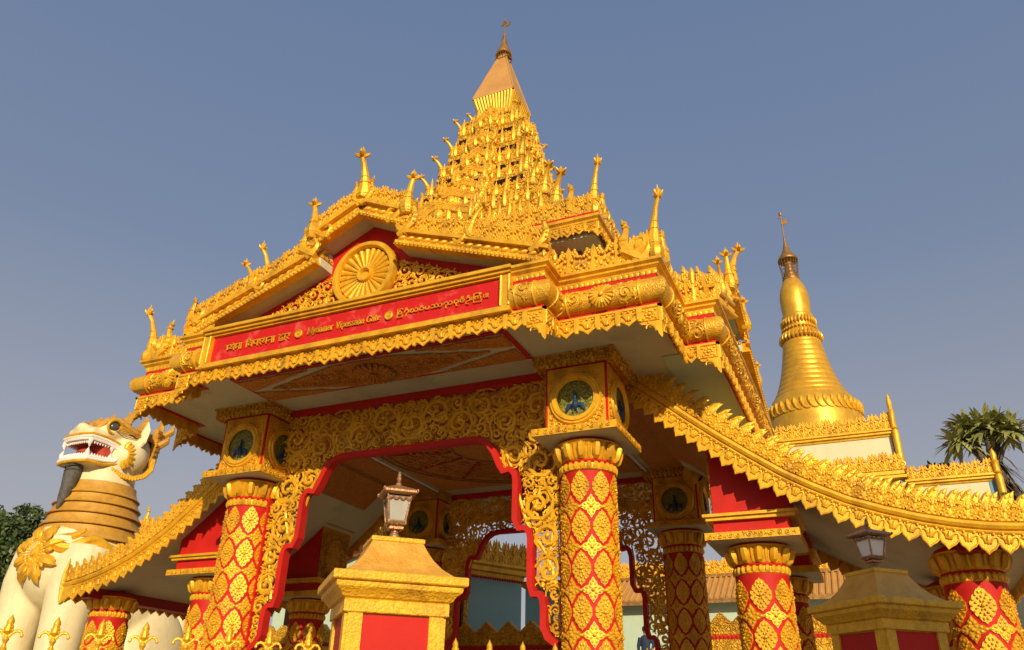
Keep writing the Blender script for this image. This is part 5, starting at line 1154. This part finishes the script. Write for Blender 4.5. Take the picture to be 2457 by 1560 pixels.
def lantern(label, x, y, z, metal, pane='glass'):
    Ln = thing('lantern', label, 'lantern', (x, y, z), None, fz); Ln.scale = (.84, .84, 1.18)
    s = MB(); s.lathe([(.042, 0), (.045, .012), (.04, .03), (.028, .05), (.03, .06)], 14); s.mold(ring_sq(1), [(-.965, .06), (-.945, .065), (-.945, .078), (-.955, .083), (-.935, .09), (-.93, .10)]); s.poly([(-.07, -.07, .095), (.07, -.07, .095), (.07, .07, .095), (-.07, .07, .095)])
    for a in range(4):
        q = a * PI / 2 + PI / 4; c_ = np.array([math.cos(q), math.sin(q)]) * math.sqrt(2); s.tube([(c_[0] * .062, c_[1] * .062, .09), (c_[0] * .092, c_[1] * .092, .25)], .008, 6); s.ball((c_[0] * .066, c_[1] * .066, .10), .012, 6, 4)
        q2 = a * PI / 2; nn = np.array([math.sin(q2), -math.cos(q2), 0]); tt = np.array([math.cos(q2), math.sin(q2), 0])
        P = [nn * .09 + tt * e + np.array([0, 0, .238 - .012 * abs(math.sin(e * 60))]) for e in np.linspace(-.085, .085, 11)]; s.tube(P, .008, 5); s.tube([nn * .067 + tt * e + np.array([0, 0, .103]) for e in (-.06, .06)], .008, 5)
        s.ball(nn * .06 + np.array([0, 0, .09]), .012, 6, 4)
    s.build('frame', metal, Ln)
    s = MB(); s.mold(ring_sq(1), [(-.90, .25), (-.88, .252), (-.865, .262), (-.865, .272), (-.885, .284), (-.95, .305), (-.985, .318), (-1, .318)]); s.poly([(-.1, -.1, .252), (.1, -.1, .252), (.1, .1, .252), (-.1, .1, .252)][::-1])
    for a in range(4):
        q = a * PI / 2 + PI / 4; c_ = np.array([math.cos(q), math.sin(q)]) * math.sqrt(2); s.ball((c_[0] * .132, c_[1] * .132, .272), .012, 6, 4)
    s.lathe([(.02, .31), (.024, .325), (.012, .335), (.02, .35), (.014, .365), (.016, .375), (.008, .392), (.001, .40)], 10); s.build('roof', metal, Ln, 30)
    s = MB(); s.mold(ring_sq(1), [(-.945, .10), (-.916, .246)]); s.build('glass', pane, Ln, 0); return Ln
pillar('sunlit gold fence pillar with red panel in front of the gate opening', 3.58, -8.775, 0.0); lantern('bronze lantern on the sunlit gold pillar before the arch', 3.58, -8.775, 2.617, 'iron')
p2 = np.array([6.41, -6.52]) + .4 * (FD - FN * 1.0); pillar('shaded gold and red fence pillar below the right wing roof', p2[0], p2[1], .125); lantern('dark lantern on the shaded pillar under the right wing eave', p2[0], p2[1], 2.742, 'iron', 'white').scale = (.95, .95, 1.1)

# ================================================================== TREES, PERSON, FAR BUILDING
def foliage(clumps, per, size, seed):
    g_ = np.random.default_rng(seed); V = []
    for c_, r_ in clumps:
        n = int(per * (np.mean(r_) ** 2)); d = g_.normal(size=(n, 3)); d /= np.linalg.norm(d, axis=1)[:, None]; p = np.array(c_) + d * np.array(r_) * (g_.uniform(.55, 1.08, (n, 1)))
        a = g_.normal(size=(n, 3)); a /= np.linalg.norm(a, axis=1)[:, None]; b_ = np.cross(a, g_.normal(size=(n, 3))); b_ /= np.linalg.norm(b_, axis=1)[:, None]
        s_ = size * g_.uniform(.6, 1.3, (n, 1)); V.append(np.stack([p - a * s_, p - b_ * s_ * .45, p + a * s_, p + b_ * s_ * .45], 1))
    V = np.concatenate(V); m_ = MB(); m_.add(V.reshape(-1, 3), [np.arange(len(V) * 4).reshape(-1, 4)]); return m_
def broad_tree(label, x, y, h, r, seed, dens=420, size=.17, group=None):
    rg = random.Random(seed); T = thing('tree', label, 'tree', (x, y, 0), group)
    s = MB(); s.tube([(0, 0, 0), (.1, .05, h * .25), (-.05, .1, h * .5), (0, 0, h * .72)], [h * .04, h * .03, h * .024, h * .012], 10)
    cl = []
    for i in range(34):
        a = rg.uniform(0, 6.28); q = rg.uniform(.15, 1) ** .6; zz = rg.uniform(-.85, .95); rr = r * math.sqrt(max(.05, 1 - zz * zz)) * q * .85; c_ = (rr * math.cos(a), rr * math.sin(a), h * .66 + zz * h * .30); k = r * rg.uniform(.22, .40); cl.append((c_, (k, k, k * .8)))
        if i % 3 == 0: s.tube([(0, 0, h * rg.uniform(.3, .6)), (c_[0] * .5, c_[1] * .5, (h * .5 + c_[2]) / 2), c_], [h * .012, h * .008, h * .003], 5)
    s.build('trunk', 'bark', T); foliage(cl, dens, size, seed).build('crown', 'leaf_a', T, 0); return T
broad_tree('dark leafy tree at the left edge behind the lion', -32.0, 11.8, 10.7, 3.3, 3, 800, .16)
broad_tree('rounded green tree low behind the left tree and the lion pedestal', -29.0, 17.0, 8.0, 3.4, 9, 420, .2)
broad_tree('broad leafy tree added out of view to the right to shade the right pillar', 11.2, -13.2, 6.6, 2.2, 5, 900, .22)  # unseen tree, added to cast shade on the right pillar
PT = thing('palm_tree', 'pandanus palm with spiky leaf heads and dry skirt at the right edge', 'tree', (11.45, 21.45, 0))
s = MB(); s.tube([(0, 0, 0), (.1, 0, 6), (.05, 0, 9.5), (.15, 0, 11.6)], [.26, .22, .2, .16], 10)
heads = [((.12, 0, 12.4), 1.15), ((-.8, .1, 12.0), .95), ((1.0, -.1, 12.15), .95), ((-.4, .5, 12.7), .85), ((.7, .3, 12.7), .8)]
for c_, k in heads: s.tube([(.1, 0, 10.6), (c_[0] * .5 + .05, c_[1] * .5, 11.5), c_], [.13, .1, .07], 8)
s.build('trunk', 'bark', PT)
rg = random.Random(4); s = MB(); dead = MB()
def strap(mb, c_, a, el, ln, wd_, droop):
    d = np.array([math.cos(a) * math.cos(el), math.sin(a) * math.cos(el), math.sin(el)]); sd = np.array([-math.sin(a), math.cos(a), 0]); V = []
    for q in (0, .3, .6, .85, 1):
        p = np.array(c_) + d * ln * q + np.array([0, 0, -droop * q * q]); w_ = wd_ * (.5 if q == 0 else 1 if q < .7 else .6 if q < 1 else .05); V += [p - sd * w_, p + sd * w_ + np.array([0, 0, .01])]
    mb.add(V, [np.array([[2 * i, 2 * i + 1, 2 * i + 3, 2 * i + 2] for i in range(4)])])
for c_, k in heads:
    for i in range(130): strap(s, c_, rg.uniform(0, 6.28), R(rg.uniform(-25, 85)), rg.uniform(.75, 1.3) * k, .09, rg.uniform(.25, .75) * k)
for i in range(260): strap(dead, (.12 + rg.uniform(-.3, .3), rg.uniform(-.3, .3), rg.uniform(9.2, 11.3)), rg.uniform(0, 6.28), R(rg.uniform(-70, -10)), rg.uniform(.6, 1.3), .05, rg.uniform(.2, .8))
s.build('crown', 'leaf_b', PT, 0); dead.build('dry_skirt', 'leaf_dead', PT, 0)
broad_tree('small olive bush top showing over the low terrace crest', 9.9, 24.0, 12.2, 1.5, 12, 900, .13)
FB = thing('far_building', 'olive and cream flat roofed building cut by the right edge', 'building', (14.75, 13.0, 0))
s = MB(); s.box((0, 0, 4.75), (4.3, 5, 9.5)); s.build('wall', 'olive', FB, 0); s = MB(); s.box((-.1, -.1, 9.85), (5.2, 6.0, .55)); s.build('roof_slab', 'olive', FB, 0)

PR = thing('person', 'person in navy shirt and black trousers standing behind the gate, cloth over one arm', 'person', (-1.05, 14.9, 2.85))
b = MB()
b.ball((0, 0, 1.64), (.085, .10, .115), 12, 9); b.tube([(0, 0, 1.40), (0, 0, 1.55)], [.065, .055], 10); b.ball((0, .095, 1.63), (.018, .03, .02), 6, 4)
b.tube([(0, 0, .92), (0, 0, 1.08), (0, 0, 1.28), (0, 0, 1.42)], [.15, .135, .165, .13], 14, (0, 1, 0), .65)
AR = {1: [(.17, 0, 1.40), (.30, .03, 1.16), (.17, .02, 1.0)], -1: [(-.17, 0, 1.40), (-.25, .0, 1.13), (-.27, .06, .90)]}
for sx in (-1, 1):
    b.tube(AR[sx], [.058, .045, .033], 10); h_ = np.array(AR[sx][-1]); b.ball(h_ + [0, .02, -.04], (.03, .045, .045), 8, 6)
    for q in range(4): b.tube([h_ + [(-.03 + .018 * q), .03, -.07], h_ + [(-.03 + .018 * q), .045, -.115 - .012 * (q in (1, 2))], h_ + [(-.03 + .018 * q), .04, -.14]], [.010, .009, .008], 6)
    b.tube([h_ + [-sx * .02, .04, -.03], h_ + [-sx * .045, .06, -.06], h_ + [-sx * .05, .06, -.09]], [.011, .01, .009], 6)
    b.tube([(sx * .085, 0, .95), (sx * .10, .01, .50), (sx * .10, 0, .09)], [.095, .065, .045], 12); b.ball((sx * .10, .06, .05), (.05, .12, .045), 8, 6)
link('body', blob(b, .012, 2, 'body'), 'skin', PR)
c = MB(); c.tube([(0, 0, .90), (0, 0, 1.08), (0, 0, 1.30), (0, 0, 1.43), (0, 0, 1.48)], [.172, .155, .185, .15, .08], 16, (0, 1, 0), .68)
for sx in (-1, 1): c.tube([AR[sx][0], AR[sx][1], np.array(AR[sx][1]) * .45 + np.array(AR[sx][2]) * .55], [.08, .062, .052], 12)
link('shirt', blob(c, .016, 3, 'shirt'), 'shirt', PR)
c = MB(); c.tube([(0, 0, .98), (0, 0, .86)], [.16, .165], 14, (0, 1, 0), .7)
for sx in (-1, 1): c.tube([(sx * .085, 0, .92), (sx * .10, .01, .50), (sx * .10, 0, .10)], [.11, .085, .07], 12)
link('trousers', blob(c, .016, 3, 'trousers'), 'trousers', PR)
c = MB(); c.ball((0, -.018, 1.675), (.095, .105, .105), 12, 9); c.build('hair', 'hair', PR)
c = MB(); c.tube([(.19, .06, 1.34), (.27, .07, 1.2), (.26, .08, 1.0), (.25, .08, .72)], [.03, .06, .07, .05], 8, (0, 1, 0), .4); c.build('cloth', 'scarf', PR)
